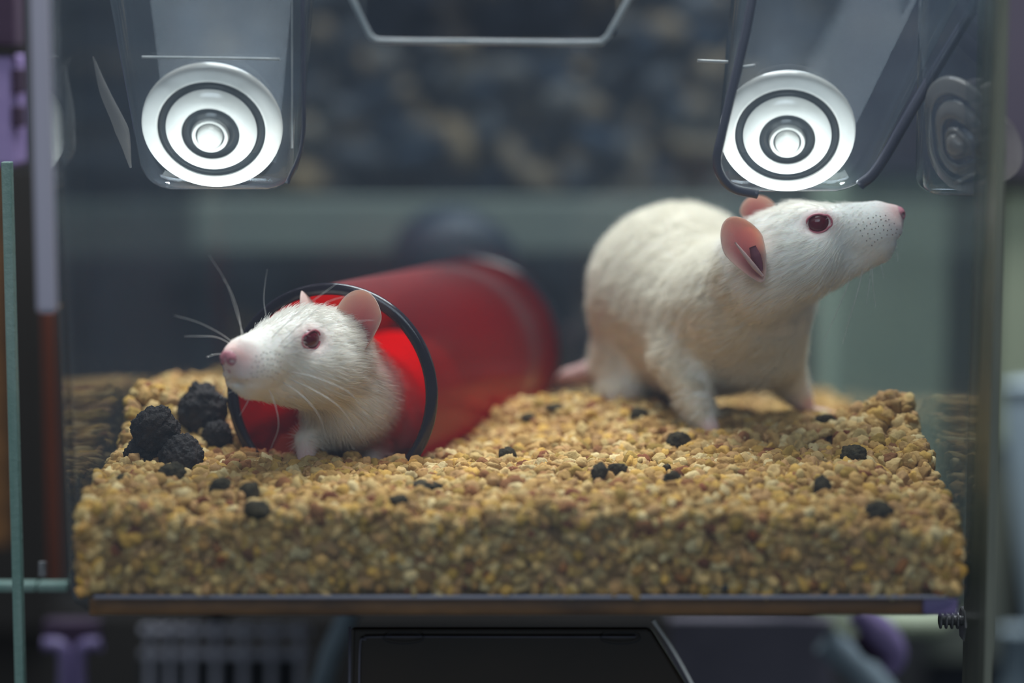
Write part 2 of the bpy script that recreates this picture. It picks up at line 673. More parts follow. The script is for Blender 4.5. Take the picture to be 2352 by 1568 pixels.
# ------------------------------------------------------------------ the rack that carries the cages
rack = thing('storage_rack', 'dark cage rack with upright clear side sheets on both sides of the cage', 'rack', (0, 10, -41))
xl = P(27, 900, 7)[0]
box('upright_sheet', (xl - 0.14, 7, -30), (xl + 0.13, 7.4, P(27, 372, 7)[2]), M['teal_edge'], rack, 0.03, label='left sheet with teal cut edge')
xr = P(2289, 784, 1)[0]
box('upright_sheet', (xr - 0.11, 1, -30), (xr + 0.11, 4, 24), M['grey_edge'], rack, 0.03, label='right sheet with grey cut edge')
for sx in (-1, 1):
    box('support_rail', (sx * 10.6, 6, -0.75), (sx * 11.75, 30, -0.26), M['black'], rack, 0.08)
    box('rail_bracket', (sx * 10.9, 29, -41), (sx * 11.7, 30, -0.26), M['black'], rack, 0.05)
box('back_board', P(-700, 1410, 44), P(1700, 1950, 46), M['black'], rack)
box('back_board', P(-800, 380, 43), P(135, 1420, 45), M['black'], rack)
a = P(-40, 1349, 11)
b = P(81, 1349, 11)
box('glass_ledge', (a[0], 11, a[2] - 0.12), (b[0], 11.5, a[2] + 0.12), M['teal_edge'], rack, 0.03)
a = P(85, 1349, 11)
box('glass_ledge', (a[0], 11, a[2] - 0.12), (a[0] + 0.9, 11.5, a[2] + 0.12), M['teal_edge'], rack, 0.03)
V, Fc = sweep([P(98, 1322, 9), P(98, 1290, 9)], 0.12, 12)
mesh('ledge_pin', V, Fc, M['steel'], rack, smooth=False)
box('brown_side_board', P(-200, 380, 30), P(24, 1240, 31), M['amber'], rack, label='brown board behind the left sheet')
# threaded bolt and nuts
bolt = thing('threaded_bolt', 'steel threaded bolt with two nuts under the cage beside the right sheet', 'bolt', P(2200, 1425, 4))
V, Fc = sweep([P(2158, 1424, 4), P(2262, 1424, 4)], 0.14, 16)
mesh('shank', V, Fc, M['steel'], bolt)
for i in range(5):
    q = P(2160 + 13 * i, 1424, 4)
    V, Fc = lathe([(0.13, -0.05), (0.24, -0.02), (0.24, 0.02), (0.13, 0.05)], q, (1, 0, 0), seg=20)
    mesh('thread_ridge', V, Fc, M['steel'], bolt)
for px in (2217, 2240):
    q = P(px, 1432, 4)
    V, Fc = lathe([(0.0, -0.11), (0.46, -0.11), (0.5, -0.08), (0.5, 0.08), (0.46, 0.11), (0, 0.11)], q, (1, 0, 0), seg=6)
    mesh('hex_nut', V, Fc, M['steel'], bolt, smooth=False)

# ------------------------------------------------------------------ things behind the cage
cb = thing('neighbour_cage', 'blurred neighbouring cage full of brown nesting chips behind', 'cage', P(1170, 455, 43))
lo, hi = P(380, 466, 47), P(2030, -160, 47)
box('back_panel', (lo[0], 55, lo[2]), (hi[0], 55.4, hi[2]), M['dark'], cb)
box('clear_front', (lo[0], 44.6, lo[2]), (hi[0], 44.9, hi[2]), clear('rear_cage_plastic', veil=0.004, scuff=0.01, r0=0.003, k=0.1), cb)
PROTO = []
bm = bmesh.new()
bmesh.ops.create_icosphere(bm, subdivisions=1, radius=1)
bm.verts.index_update()
chv, chf = bm_out(bm)
chv, chf = np.array(chv), np.array(chf)
n = 1500
cx = rng.uniform(lo[0], hi[0], n)
cz = rng.uniform(lo[2] + 0.6, hi[2], n)
cyy = rng.uniform(47, 54.5, n)
cs = rng.uniform(0.35, 1.25, n)
pal = np.array([lin(c) for c in ((98, 90, 84), (124, 104, 84), (72, 70, 72), (50, 58, 70), (140, 114, 86), (84, 82, 84), (40, 46, 56))])
Vs, Fs, Cs = [], [], []
for i in range(n):
    R = np.array(Matrix.Rotation(rnd.uniform(0, 6.28), 3, Vector((rnd.gauss(0, 1), rnd.gauss(0, 1), rnd.gauss(0, 1))).normalized()))
    v = (chv * (cs[i] * np.array((1.4, 1, 0.6)) * rng.uniform(0.8, 1.2, 3))) @ R.T + (cx[i], cyy[i], cz[i])
    Vs.append(v)
    Fs.append(chf + 12 * i)
    Cs.append(np.tile(pal[rng.integers(len(pal))], (12, 1)))
mesh('nesting_chips', np.concatenate(Vs), np.concatenate(Fs), M['cob'], cb, np.concatenate(Cs), kind='stuff')

rail = thing('rack_rail', 'blurred olive grey rail running behind under the chip cage', 'rail', P(1000, 570, 43))
box('rail_face', P(440, 458, 43), P(1950, 575, 44), M['olive_rail'], rail, 0.1)
box('rail_shadow_gap', P(380, 575, 45), P(1950, 640, 46), M['dark'], rail)
box('lower_panel', P(-100, 590, 46), P(1960, 1400, 47), M['dark'], rail, label='dark panel below the rail')
sg = thing('cabinet_side', 'sage green cabinet side with dark plum top behind the right end', 'cabinet', P(2200, 1400, 44))
box('green_panel', P(1880, 392, 40), P(2139, 1420, 42), M['sage'], sg, label='green panel behind the cage')
box('green_panel', P(2302, 445, 41.5), P(2700, 1005, 43), M['sage'], sg)
box('side_panel', P(2150, 430, 42), P(2300, 1500, 43), M['olive_rail'], sg, label='dim grey green panel')
box('top_panel', P(1960, -150, 39), P(2700, 384, 42), M['plum'], sg, label='dark plum upper panel')
box('lower_door', P(2139, 1005, 43.2), P(2700, 1600, 44), M['navy'], sg, label='dark navy lower door')
V, Fc = sweep(catmull([P(2364, 880, 36), P(2385, 1150, 36), P(2425, 1450, 36), P(2450, 1600, 36)], 6), 1.1, 16)
mesh('curved_pipe', V, Fc, M['paleblue'], None, label='pale blurred pipe curving down at the far right edge', category='pipe')
V, Fc = sweep([P(2332, 1445, 36), P(2332, 1800, 36)], 0.7, 16)
mesh('standing_tube', V, Fc, M['paleblue'], None, label='pale blue upright tube at the lower right corner', category='tube')
V, Fc = lathe([(0, -0.1), (1.7, 0), (2.3, 0.5), (2.45, 1.2), (2.45, 5.5), (2.2, 6.0)], P(1062, 640, 30), (-0.12, 1, 0), seg=48)
mesh('round_bucket', V, Fc, M['navy'], None, label='dark navy round bucket end blurred behind the red tube', category='bucket')
# purple clip in the upper left
pc = thing('cage_clip', 'lavender clip with two square recesses beside the cage at upper left', 'clip', P(20, 378, 16))
box('clip_body', P(-160, 122, 16), P(66, 378, 18), M['lavender'], pc, 0.15)
box('upper_wing', P(-160, -120, 16.5), P(58, 108, 18), M['purple_hole'], pc, 0.1, label='dark purple upper wing')
for y0, y1 in ((158, 214), (244, 290)):
    box('square_recess', P(24, y0, 15.9), P(60, y1, 16.6), M['purple_hole'], pc, 0.05)
box('seam_strip', P(-160, 110, 15.8), P(60, 124, 16.6), M['black'], pc)
pr = thing('label_holder', 'frosted grey strip holder standing along the left end of the cage', 'holder', P(100, 720, -2.0))
box('strip_face', P(62, -120, -2.2), P(134, 716, -1.9), M['greystrip'], pr, 0.1)
box('strip_lip', P(112, -120, -1.9), P(134, 700, -0.9), M['pocket'], pr, 0.08)
box('rust_reflection_strip', P(96, 716, 20), P(142, 1330, 21), M['redstrip'], None, label='thin rust red painted reflection strip upright behind the left cage wall', category='reflection')  # solid strip painting a brown-orange reflection

# ------------------------------------------------------------------ things under the cage
lc = thing('lower_cage', 'dark window cage with rounded inner line directly below the main cage', 'cage', P(1180, 1800, 3))
hexa('front_window', [P(800, 1800, 3), P(1720, 1800, 3), P(1720, 1800, 16), P(800, 1800, 16),
                      P(806, 1440, 3), P(1494, 1440, 3), P(1494, 1440, 16), P(806, 1440, 16)], M['brownglass'], lc, 0.12)
V, Fc = sweep(catmull([P(1500, 1424, 2.6), P(1545, 1490, 2.6), P(1600, 1590, 2.6), P(1700, 1790, 2.6)], 5), 0.06, 8)
mesh('bright_edge', V, Fc, M['lip'], lc)
V, Fc = sweep([P(804, 1440, 2.8), P(802, 1780, 2.8)], 0.04, 8)
mesh('side_edge', V, Fc, M['edge'], lc)
V, Fc = sweep(catmull([P(826, 1800, 2.9), P(826, 1500, 2.9), P(840, 1468, 2.9), P(870, 1462, 2.9), P(1180, 1462, 2.9), P(1460, 1462, 2.9)], 6), 0.03, 6)
mesh('inner_line', V, Fc, M['edge'], lc)
for cxp in (927, 1425):
    pts = [P(cxp + 46 * math.cos(t), 1465 + 13 * math.sin(t), 2.85) for t in np.linspace(0, 2 * math.pi, 40)]
    V, Fc = sweep(pts, 0.012, 5)
    mesh('oval_mark', V, Fc, M['navy'], lc)
wb = thing('wire_basket', 'grey wire basket blurred under the left half of the cage', 'basket', P(500, 1800, 24))
for px in (345, 392, 440, 497, 560, 625, 690):
    V, Fc = sweep([P(px, 1425, 24), P(px - 4, 1800, 24)], 0.13, 8)
    mesh('upright_wire', V, Fc, M['wire'], wb)
for py in (1448, 1500, 1640, 1780):
    V, Fc = sweep([P(325, py, 24.2), P(712, py, 24.2)], 0.16, 8)
    mesh('cross_wire', V, Fc, M['wire'], wb)
box('basket_back', P(320, 1510, 26), P(700, 1800, 26.4), M['dark'], wb)
V, Fc = sweep([P(805, 1400, 18), P(760, 1500, 18), P(720, 1640, 18)], 0.35, 10)
mesh('slanted_tube', V, Fc, M['paleblue'], None, label='grey slanted tube blurred between the wire basket and the dark window', category='tube')
V, Fc = sweep(catmull([P(1895, 1470, 22), P(1985, 1545, 22), P(2060, 1640, 22)], 5), 0.55, 12)
mesh('slanted_hose', V, Fc, M['paleblue'], None, label='grey blue hose sloping down under the right part of the cage', category='hose')
box('right_under_panel', P(1540, 1424, 26), P(1900, 1800, 27), M['grey_panel'], None, label='dim grey panel under the cage right of the dark window', category='panel')
V, Fc = sweep([P(1980, 1428, 30), P(2170, 1428, 30)], 0.55, 14)
mesh('green_tube', V, Fc, M['sage'], None, label='pale green horizontal tube below the right end of the cage', category='tube')
ck = thing('lower_clip', 'lavender hooked clip below the cage near the steel bolt', 'clip', P(2010, 1540, 19))
V, Fc = sweep(catmull([P(1962, 1405, 19), P(2000, 1430, 19), P(2046, 1482, 19), P(2056, 1512, 19), P(2040, 1540, 19)], 6), [0.35, 0.55, 0.42, 0.3], 12)
mesh('hook', V, Fc, M['lavender'], ck)
V, Fc = sweep(catmull([P(1975, 1462, 19.3), P(2000, 1495, 19.3), P(2030, 1500, 19.3)], 5), 0.3, 10)
mesh('inner_bar', V, Fc, M['purple_hole'], ck)
cl = thing('forked_clip', 'dim lavender forked clip below the lower left corner of the cage', 'clip', P(165, 1600, 20))
for s_, x0 in ((1, 100), (-1, 232)):
    V, Fc = sweep(catmull([P(x0, 1478, 20), P(x0 + s_ * 38, 1482, 20), P(x0 + s_ * 50, 1515, 20), P(x0 + s_ * 48, 1620, 20)], 6), 0.24, 10)
    mesh('prong', V, Fc, M['dim_lavender'], cl)
box('clip_plate', P(98, 1430, 20.6), P(235, 1470, 21.4), M['purple_hole'], cl, 0.05)

# ------------------------------------------------------------------ the cage itself
CX0, CX1, CY1 = -11.62, 12.05, 27.0
ZT = 19.0
cage = thing('rodent_cage', 'clear plastic rat cage with rounded corners holding two white rats', 'cage', (0.2, 13, -0.25))


def rrect(x0, x1, y0, y1, r, n=8):
    pts = []
    for (cx_, cy_, a0) in ((x1 - r, y0 + r, -90), (x1 - r, y1 - r, 0), (x0 + r, y1 - r, 90), (x0 + r, y0 + r, 180)):
        for k in range(n + 1):
            a_ = math.radians(a0 + 90 * k / n)
            pts.append((cx_ + r * math.cos(a_), cy_ + r * math.sin(a_)))
    return pts


def tub_loops(inset, z0, flare=0.0):
    loops = []
    R = 1.0
    for k in range(6):                      # rounded foot
        a_ = math.radians(90 * k / 5)
        e = R * 0.7 * (1 - math.sin(a_))
        loops.append((inset + e, z0 + R * 0.7 * (1 - math.cos(a_))))
    loops.append((inset - 0.12, 8))
    loops.append((inset - 0.3, ZT))
    return loops


def loft_tub(loops):
    V, Fc = [], []
    n_ = None
    for (ins, z) in loops:
        pts = rrect(CX0 + ins, CX1 - ins, ins, CY1 - ins, max(1.3 - ins * 0.5, 0.2))
        n_ = len(pts)
        V += [(x, y, z) for x, y in pts]
    for i in range(len(loops) - 1):
        for k in range(n_):
            k2 = (k + 1) % n_
            Fc.append((i * n_ + k, i * n_ + k2, (i + 1) * n_ + k2, (i + 1) * n_ + k))
    return V, Fc, n_


outer = tub_loops(0.0, -0.25)
V1, F1, n_ = loft_tub(outer)
V2, F2, _ = loft_tub([(i + 0.22, z + (0.35 if z < 1 else 0.0)) for i, z in outer])
off = len(V1)
Fa = F1 + [tuple(off + q for q in f[::-1]) for f in F2]
Lo = (len(outer) - 1) * n_
rim_a = V1[Lo:Lo + n_]
rim_b = V2[Lo:Lo + n_]
base_a, base_b = V1[:n_], V2[:n_]
Vt = V1 + V2
r0_ = len(Vt)                     # rim and floor get vertices of their own so that the walls stay flat
Vt = Vt + rim_a + rim_b + base_a + base_b
for k in range(n_):
    k2 = (k + 1) % n_
    Fa.append((r0_ + k, r0_ + k2, r0_ + n_ + k2, r0_ + n_ + k))
Fa.append(tuple(r0_ + 2 * n_ + q for q in range(n_))[::-1])
Fa.append(tuple(r0_ + 3 * n_ + q for q in range(n_)))
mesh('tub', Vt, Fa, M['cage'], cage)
# brown band painting the shadowed bedding underside seen through the clear base
box('bedding_shade_band', (CX0 + 0.62, 0.5, -0.2), (CX1 - 0.62, 1.0, 0.30), M['amber'], cage, 0.05)
V, Fc = sweep([(CX0 + 0.8, 0.28, 0.34), (CX1 - 0.8, 0.28, 0.34)], 0.05, 8)
mesh('foot_line', V, Fc, M['greystrip'], cage)
box('purple_tab', P(2122, 1374, 0.3), P(2200, 1412, 0.3) + np.array((0, 0.25, 0)), M['dim_lavender'], cage, 0.05)

# ------------------------------------------------------------------ lid with two moulded pockets
lid = thing('cage_cover', 'clear moulded cage cover with two hanging pockets and bright ringed discs', 'lid', (0.2, 13, ZT))


def pocket(front_b, front_t, y0, y1b, y1t, shrink=1.0):
    (bx0, bx1, bz), (tx0, tx1, tz) = front_b, front_t
    c = [(bx0, y0 + 0.6, bz), (bx1, y0 + 0.6, bz), (bx1, y1b, bz), (bx0, y1b, bz),
         (tx0, y0, tz), (tx1, y0, tz), (tx1, y1t, tz), (tx0, y1t, tz)]
    return hexa('hanging_pocket', c, M['pocket'], lid, 0.75, 5, smooth=True)


def ring_disc(parent, c, R, ry, tilt, yaw, seg=96, warp=None, ghost=False):
    """stepped round disc, its middle standing proud towards the front"""
    ax = np.array((math.sin(yaw) * math.cos(tilt), -math.cos(yaw) * math.cos(tilt), -math.sin(tilt)))
    def ring(name, prof, mat):
        V, Fc = lathe([(r * R, h * R) for r, h in prof], c, ax, seg=seg, scale=(1, ry), warp=warp)
        mesh(name, V, Fc, (M['ghost_haze'] if mat == M['ring_white'] else M['pocket']) if ghost else mat, parent)
    ring('outer_ring', [(1.0, -0.06), (0.995, 0.0), (0.97, 0.03), (0.85, 0.055), (0.80, 0.09), (0.775, 0.10), (0.76, 0.07)], M['ring_white'])
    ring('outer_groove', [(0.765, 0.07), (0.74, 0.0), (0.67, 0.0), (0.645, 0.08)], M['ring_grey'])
    ring('middle_ring', [(0.65, 0.08), (0.62, 0.14), (0.52, 0.20), (0.42, 0.23), (0.405, 0.2)], M['ring_white'])
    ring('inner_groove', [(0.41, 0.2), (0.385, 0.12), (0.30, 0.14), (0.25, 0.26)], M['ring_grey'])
    ring('inner_ring', [(0.27, 0.24), (0.255, 0.29), (0.225, 0.30), (0.2, 0.27)], M['ring_white'])
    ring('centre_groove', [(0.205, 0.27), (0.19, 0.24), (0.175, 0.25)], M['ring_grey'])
    ring('centre_knob', [(0.18, 0.25), (0.175, 0.33), (0.13, 0.39), (0.06, 0.42), (0.0, 0.425)], M['ring_white'])


zt = ZT - 0.2
k0, k1 = P(325, 438, 6), P(672, 438, 6)
t0, t1 = P(190, -220, 5), P(712, -220, 5)
pk1 = pocket((k0[0], k1[0], k0[2]), (t0[0], t1[0], zt), 5.2, 8.2, 10.5)
ring_disc(pk1, P(487, 291, 5.35), 1.93, 0.99, math.radians(27), math.radians(0))
k0, k1 = P(1648, 442, 6), P(1985, 442, 6)
t0, t1 = P(1790, -220, 5), P(2350, -220, 5)
pk2 = pocket((k0[0], k1[0], k0[2]), (t0[0] - 0.6, t1[0], zt), 5.2, 8.2, 10.5)
ring_disc(pk2, P(1808, 305, 5.35), 1.86, 1.0, math.radians(27), math.radians(-6))


def rib(pts, r, mat, parent=lid, name='pocket_rib', sides=10):
    V, Fc = sweep(catmull(pts, 6), r, sides)
    return mesh(name, V, Fc, mat, parent)


rib([P(1748, -120, 4.9), P(1712, 80, 4.9), P(1660, 300, 4.9), P(1648, 380, 5.1), P(1680, 430, 5.3), P(1740, 446, 5.4)], 0.13, M['edge'], pk2, 'edge_shade_rod')  # dark rods paint the grazing-angle darkness of the clear pocket edges
rib([P(2330, -120, 4.9), P(2235, 20, 4.9), P(2120, 210, 4.9), P(2020, 380, 5.1), P(1975, 425, 5.3)], 0.15, M['edge'], pk2, 'edge_shade_rod')
rib([P(326, 131, 5.0), P(480, 133, 5.0), P(642, 136, 5.0)], 0.035, M['lip'], pk1, 'step_line')
rib([P(1602, 139, 5.4), P(1672, 142, 5.4)], 0.04, M['lip'], pk2, 'step_line')
rib([P(1690, 156, 5.0), P(1735, 150, 5.0)], 0.04, M['lip'], pk2, 'step_line')
rib([P(214, 130, 5.2), P(240, 210, 5.3), P(280, 300, 5.6), P(300, 385, 5.9)], [0.02, 0.14, 0.2, 0.03], M['ghost_haze'], pk1, 'gleam_streak')  # cloudy streaks paint the refracted gleam beside the pocket
rib([P(150, 150, 3.5), P(160, 260, 3.5), P(156, 340, 3.5), P(150, 380, 3.5)], [0.02, 0.13, 0.22, 0.04], M['ghost_haze'], pk1, 'gleam_streak')
rib([P(693, -100, 4.9), P(697, 180, 4.9), P(694, 330, 5.1), P(660, 420, 5.4)], 0.06, M['edge'], pk1, 'edge_shade_rod')
rib([P(670, -100, 5.0), P(671, 340, 5.0)], 0.02, M['lip'], pk1, 'edge_line')
V, Fc = sweep(catmull([P(770, -90, 2.2), P(806, -10, 2.2), P(838, 58, 2.2), P(858, 88, 2.2), P(900, 94, 2.2), P(1100, 96, 2.2), P(1350, 98, 2.2),
                       P(1388, 90, 2.2), P(1408, 62, 2.2), P(1448, -10, 2.2), P(1490, -90, 2.2)], 6), 0.085, 10)
mesh('front_lip', V, Fc, M['lip'], lid)  # opaque pale lip paints the highlight along the clear moulded edge
box('lid_front_panel', P(840, -170, 2.5), P(1415, 86, 2.7), clear('smoky_lid_panel', (190, 192, 200), 0.05, (60, 66, 78)), lid, 0.05)

k0, k1 = P(2128, 452, 4.2), P(2306, 452, 4.2)  # added geometry standing in for the disc's ghost reflection in the side wall
k0, k1 = (k0[0], k1[0], k0[2]), (P(2150, -220, 4)[0], P(2330, -220, 4)[0], zt)
pk3 = hexa('ghost_reflection', [(k0[0], 4.4, k0[2]), (k0[1] - 0.3, 4.4, k0[2]), (k0[1] - 0.3, 6.5, k0[2]), (k0[0], 6.5, k0[2]),
                               (k1[0], 4.1, zt), (k1[1] - 0.3, 4.1, zt), (k1[1] - 0.3, 7.0, zt), (k1[0], 7.0, zt)], M['pocket'], lid, 0.5, 5, smooth=True)
ring_disc(pk3, P(2222, 318, 4.0), 1.62, 1.0, math.radians(20), math.radians(-52), warp=lambda t: 1 + 0.10 * math.cos(3 * t + 0.6), ghost=True)

# unseen spots added above and behind the lid to make its discs glow
for px, pw in ((487, 1.0), (1808, 0.95)):
    c = P(px, 300, 5.4)
    spot('disc_boost_spot', (c[0], 19.5, 21.5), (c[0], 5.5, c[2] - 1.3), 8.0 * pw, 15, (1.0, 0.98, 0.93), 1.0)

# ------------------------------------------------------------------ corncob bedding
def proto(sub, amp, seed, cuts=3, fine=0.0):
    bm_ = bmesh.new()
    bmesh.ops.create_icosphere(bm_, subdivisions=sub, radius=1)
    bm_.verts.index_update()
    v_, f_ = bm_out(bm_)
    v_ = np.array(v_)
    g_ = np.random.default_rng(seed)
    d = np.zeros(len(v_))
    for o_ in range(3):
        K = g_.normal(size=(5, 3)) * (1.6 * 1.9 ** o_)
        d += (np.abs(np.sin(v_ @ K.T + g_.uniform(0, 6, 5))).mean(1) - 0.6) * amp / (1.35 ** o_)
    # a few flat broken faces
    v_ = v_ * (1 + d)[:, None]
    for o_ in range(3 if fine else 0):
        K = g_.normal(size=(6, 3)) * (7.0 * 1.7 ** o_)
        v_ = v_ * (1 + fine / 1.4 ** o_ * (np.abs(np.sin(v_ @ K.T + g_.uniform(0, 6, 6))).mean(1) - 0.62))[:, None]
    for _ in range(cuts):
        nrm = g_.normal(size=3)
        nrm /= np.linalg.norm(nrm)
        dd = v_ @ nrm - 0.62
        v_ = v_ - np.clip(dd, 0, None)[:, None] * nrm * 0.85
    v_ *= np.array((1.15, 0.95, 0.8)) * g_.uniform(0.85, 1.15, 3)
    return v_, np.array(f_)


protos_hi = [proto(3, 0.75, s) for s in range(8)]
protos_lo = [proto(2, 0.6, s + 20) for s in range(8)]
cobpal = np.array([lin(c) for c in ((198, 158, 100), (186, 146, 88), (210, 176, 120), (168, 128, 78), (208, 164, 88), (222, 196, 144), (150, 102, 66),
                                    (190, 148, 100), (198, 168, 112), (132, 80, 54), (176, 142, 76))])
cobw = np.array((5, 5, 4, 4, 3, 2, 1.2, 4, 4, 0.7, 2.5))
cobw /= cobw.sum()


def granules(pos, rad, protos, seed):
    g_ = np.random.default_rng(seed)
    n_ = len(pos)
    which = g_.integers(len(protos), size=n_)
    q = g_.normal(size=(n_, 4))
    q /= np.linalg.norm(q, axis=1)[:, None]
    w_, x_, y_, z_ = q.T
    R = np.stack([1 - 2 * (y_ * y_ + z_ * z_), 2 * (x_ * y_ - z_ * w_), 2 * (x_ * z_ + y_ * w_),
                  2 * (x_ * y_ + z_ * w_), 1 - 2 * (x_ * x_ + z_ * z_), 2 * (y_ * z_ - x_ * w_),
                  2 * (x_ * z_ - y_ * w_), 2 * (y_ * z_ + x_ * w_), 1 - 2 * (x_ * x_ + y_ * y_)], 1).reshape(n_, 3, 3)
    VV, FF, CC = [], [], []
    base = 0
    for i, (pv, pf) in enumerate(protos):
        m = which == i
        k = int(m.sum())
        if not k:
            continue
        v = np.einsum('nij,vj->nvi', R[m] * rad[m][:, None, None], pv) + pos[m][:, None, :]
        f = pf[None] + (base + np.arange(k) * len(pv))[:, None, None]
        c = cobpal[g_.choice(len(cobpal), size=k, p=cobw)] * g_.uniform(0.74, 1.04, (k, 1))
        # colour darker in each granule's pits, paler on its crests
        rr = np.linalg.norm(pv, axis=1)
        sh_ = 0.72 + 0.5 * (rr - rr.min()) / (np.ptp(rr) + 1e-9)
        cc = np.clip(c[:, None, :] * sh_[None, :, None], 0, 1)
        VV.append(v.reshape(-1, 3))
        FF.append(f.reshape(-1, pf.shape[1]))
        CC.append(cc.reshape(-1, 3))
        base += k * len(pv)
    return np.concatenate(VV), np.concatenate(FF), np.concatenate(CC)


BX0, BX1 = -11.15, 11.55
bed = thing('bedding_layer', 'deep bed of tan crushed corncob granules filling the cage floor', 'bedding', (0.2, 13, 0.6), kind='stuff')
gx = np.linspace(BX0, BX1, 120)
gy = np.linspace(0.5, 26.5, 130)
XX, YY = np.meshgrid(gx, gy, indexing='ij')
ZZ = height(XX, YY) - 0.22
bv = np.stack([XX, YY, ZZ], -1).reshape(-1, 3)
ii = (np.arange(119)[:, None] * 130 + np.arange(129)[None, :]).ravel()
bf = np.stack([ii, ii + 130, ii + 131, ii + 1], 1)
skirt = [(0, None)]
nb = len(bv)
ring_ids = [i * 130 for i in range(120)] + [119 * 130 + j for j in range(1, 130)] + [i * 130 + 129 for i in range(118, -1, -1)] + [j for j in range(128, 0, -1)]
sv = bv[ring_ids].copy()
sv[:, 2] = 0.36
bvv = np.concatenate([bv, sv])
m_ = len(ring_ids)
sf = np.array([(ring_ids[(k + 1) % m_], ring_ids[k], nb + k, nb + (k + 1) % m_) for k in range(m_)])
mesh('packed_core', bvv, np.concatenate([bf, sf]), M['cob'], bed, np.tile(np.array(lin((120, 92, 56))), (len(bvv), 1)), kind='stuff')


def in_tube(p):
    a_, b_ = TA, TB
    t_ = np.clip(((p - a_) @ (b_ - a_)) / ((b_ - a_) @ (b_ - a_)), 0, 1)
    inside = np.linalg.norm(p - a_ - t_[:, None] * (b_ - a_), axis=1) < TR + 0.1
    return inside & (((p - a_) @ (b_ - a_)) > -0.3)


TA, TB, TR = P(762, 902, 7.0), P(1085, 800, 22.0), 3.08

# surface, focus zone: finely modelled
A_ = []
n1 = 5200
x = rng.uniform(BX0, BX1, n1)
y = rng.uniform(3.5, 13.5, n1)
z = height(x, y) + rng.uniform(-0.16, 0.05, n1)
p1 = np.stack([x, y, z], 1)
p1 = p1[~in_tube(p1)]
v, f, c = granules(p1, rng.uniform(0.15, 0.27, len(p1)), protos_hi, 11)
mesh('surface_granules', v, f, M['cob'], bed, c, kind='stuff')
# further back and in front: simpler
x = rng.uniform(BX0, BX1, 5000)
y = np.where(rng.random(5000) < 0.42, rng.uniform(0.45, 3.5, 5000), rng.uniform(13.5, 26.3, 5000))
z = height(x, y) + rng.uniform(-0.16, 0.07, 5000)
p2 = np.stack([x, y, z], 1)
p2 = p2[~in_tube(p2)]
# against the front pane and the two side panes
nf = 2600
x = rng.uniform(BX0, BX1, nf)
y = rng.uniform(0.38, 0.6, nf)
p3 = np.stack([x, y, 0.46 + (height(x, y) - 0.50) * rng.random(nf)], 1)
ns = 2600
y = rng.uniform(0.5, 14, ns)
x = np.where(rng.random(ns) < 0.5, BX0 + rng.uniform(-0.05, 0.1, ns), BX1 - rng.uniform(-0.05, 0.1, ns))
p4 = np.stack([x, y, 0.46 + (height(x, y) - 0.50) * rng.random(ns)], 1)
pp = np.concatenate([p2, p3, p4])
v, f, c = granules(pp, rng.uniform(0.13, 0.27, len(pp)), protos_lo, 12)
mesh('deep_granules', v, f, M['cob'], bed, c, kind='stuff')

# ------------------------------------------------------------------ droppings and food clumps
def lump(name, px, py, rx, ry, mat, label, cat, group=None, seed=0, amp=0.5, sub=4, lift=0.35, y=None, deep=1.0, cuts=1, fine=0.3):
    q = hit(px, py + ry * 0.6 * lift) if y is None else P(px, py, y)
    if y is None:
        q = P(px, py, q[1])
    sc_ = (q[1] + 60) / F
    v_, f_ = proto(sub, amp, seed, cuts, fine)
    v_ = v_ / np.abs(v_).max(0)
    q = q + np.array((0, -0.12, 0.12)) * (y is None)
    v_ = v_ * np.array((rx * sc_, max(rx, ry) * sc_ * deep * 0.8, ry * sc_)) + q
    return mesh(name, v_, f_, mat, None, label=label, category=cat, group=group)


DR = [(512, 1127, 32, 26, 'round olive dropping in front of the black food clumps'),
      (575, 1142, 28, 30, 'dark dropping right beside the round olive one near the clumps'),
      (592, 1180, 34, 26, 'greenish blurred dropping in front of the pair near the clumps'),
      (395, 1098, 36, 30, 'brown dropping leaning on the foot of the black food clumps'),
      (285, 1106, 18, 12, 'small dark dropping left of the black food clumps'),
      (975, 1124, 48, 14, 'long flat dark dropping below the tube opening'),
      (915, 1156, 26, 13, 'dark curved dropping just in front of the long flat one'),
      (1378, 1100, 23, 36, 'upright oval black dropping near the middle of the bedding'),
      (1418, 1088, 26, 20, 'round dark dropping touching the upright oval one'),
      (1545, 1110, 26, 24, 'black angular dropping in front of the large rat'),
      (1560, 1020, 32, 25, 'round brown dropping in front of the foreleg of the large rat'),
      (1887, 1129, 24, 34, 'upright dark dropping on the right part of the bedding'),
      (2015, 1182, 38, 27, 'black flat dropping nearest the right cage wall'),
      (1960, 1056, 34, 28, 'dark olive dropping on the slope of the right heap'),
      (1465, 960, 27, 20, 'blurred grey dropping beside the hind foot of the large rat'),
      (1275, 944, 28, 12, 'blurred dark dropping on top of the middle mound'),
      (1213, 968, 20, 14, 'small blurred dropping on the left slope of the middle mound'),
      (1168, 1052, 24, 20, 'blurred dropping at the left foot of the middle mound'),
      (1895, 972, 26, 14, 'flat dark dropping near the far forepaw of the large rat'),
      (1530, 1085, 12, 14, 'tiny dark dropping just behind the black angular one')]
for i, (px, py, rx, ry, lab) in enumerate(DR):
    lump('dropping', px, py, rx, ry, M['dropping'], lab, 'dropping', 'droppings scattered on the bedding', seed=50 + i, amp=0.4, sub=4)
lump('dropping', 1662, 1350, 34, 10, M['navy'], 'dark blue grey fleck pressed against the front pane at the bottom', 'dropping', 'droppings scattered on the bedding', seed=90, y=0.33, sub=3, deep=0.25)

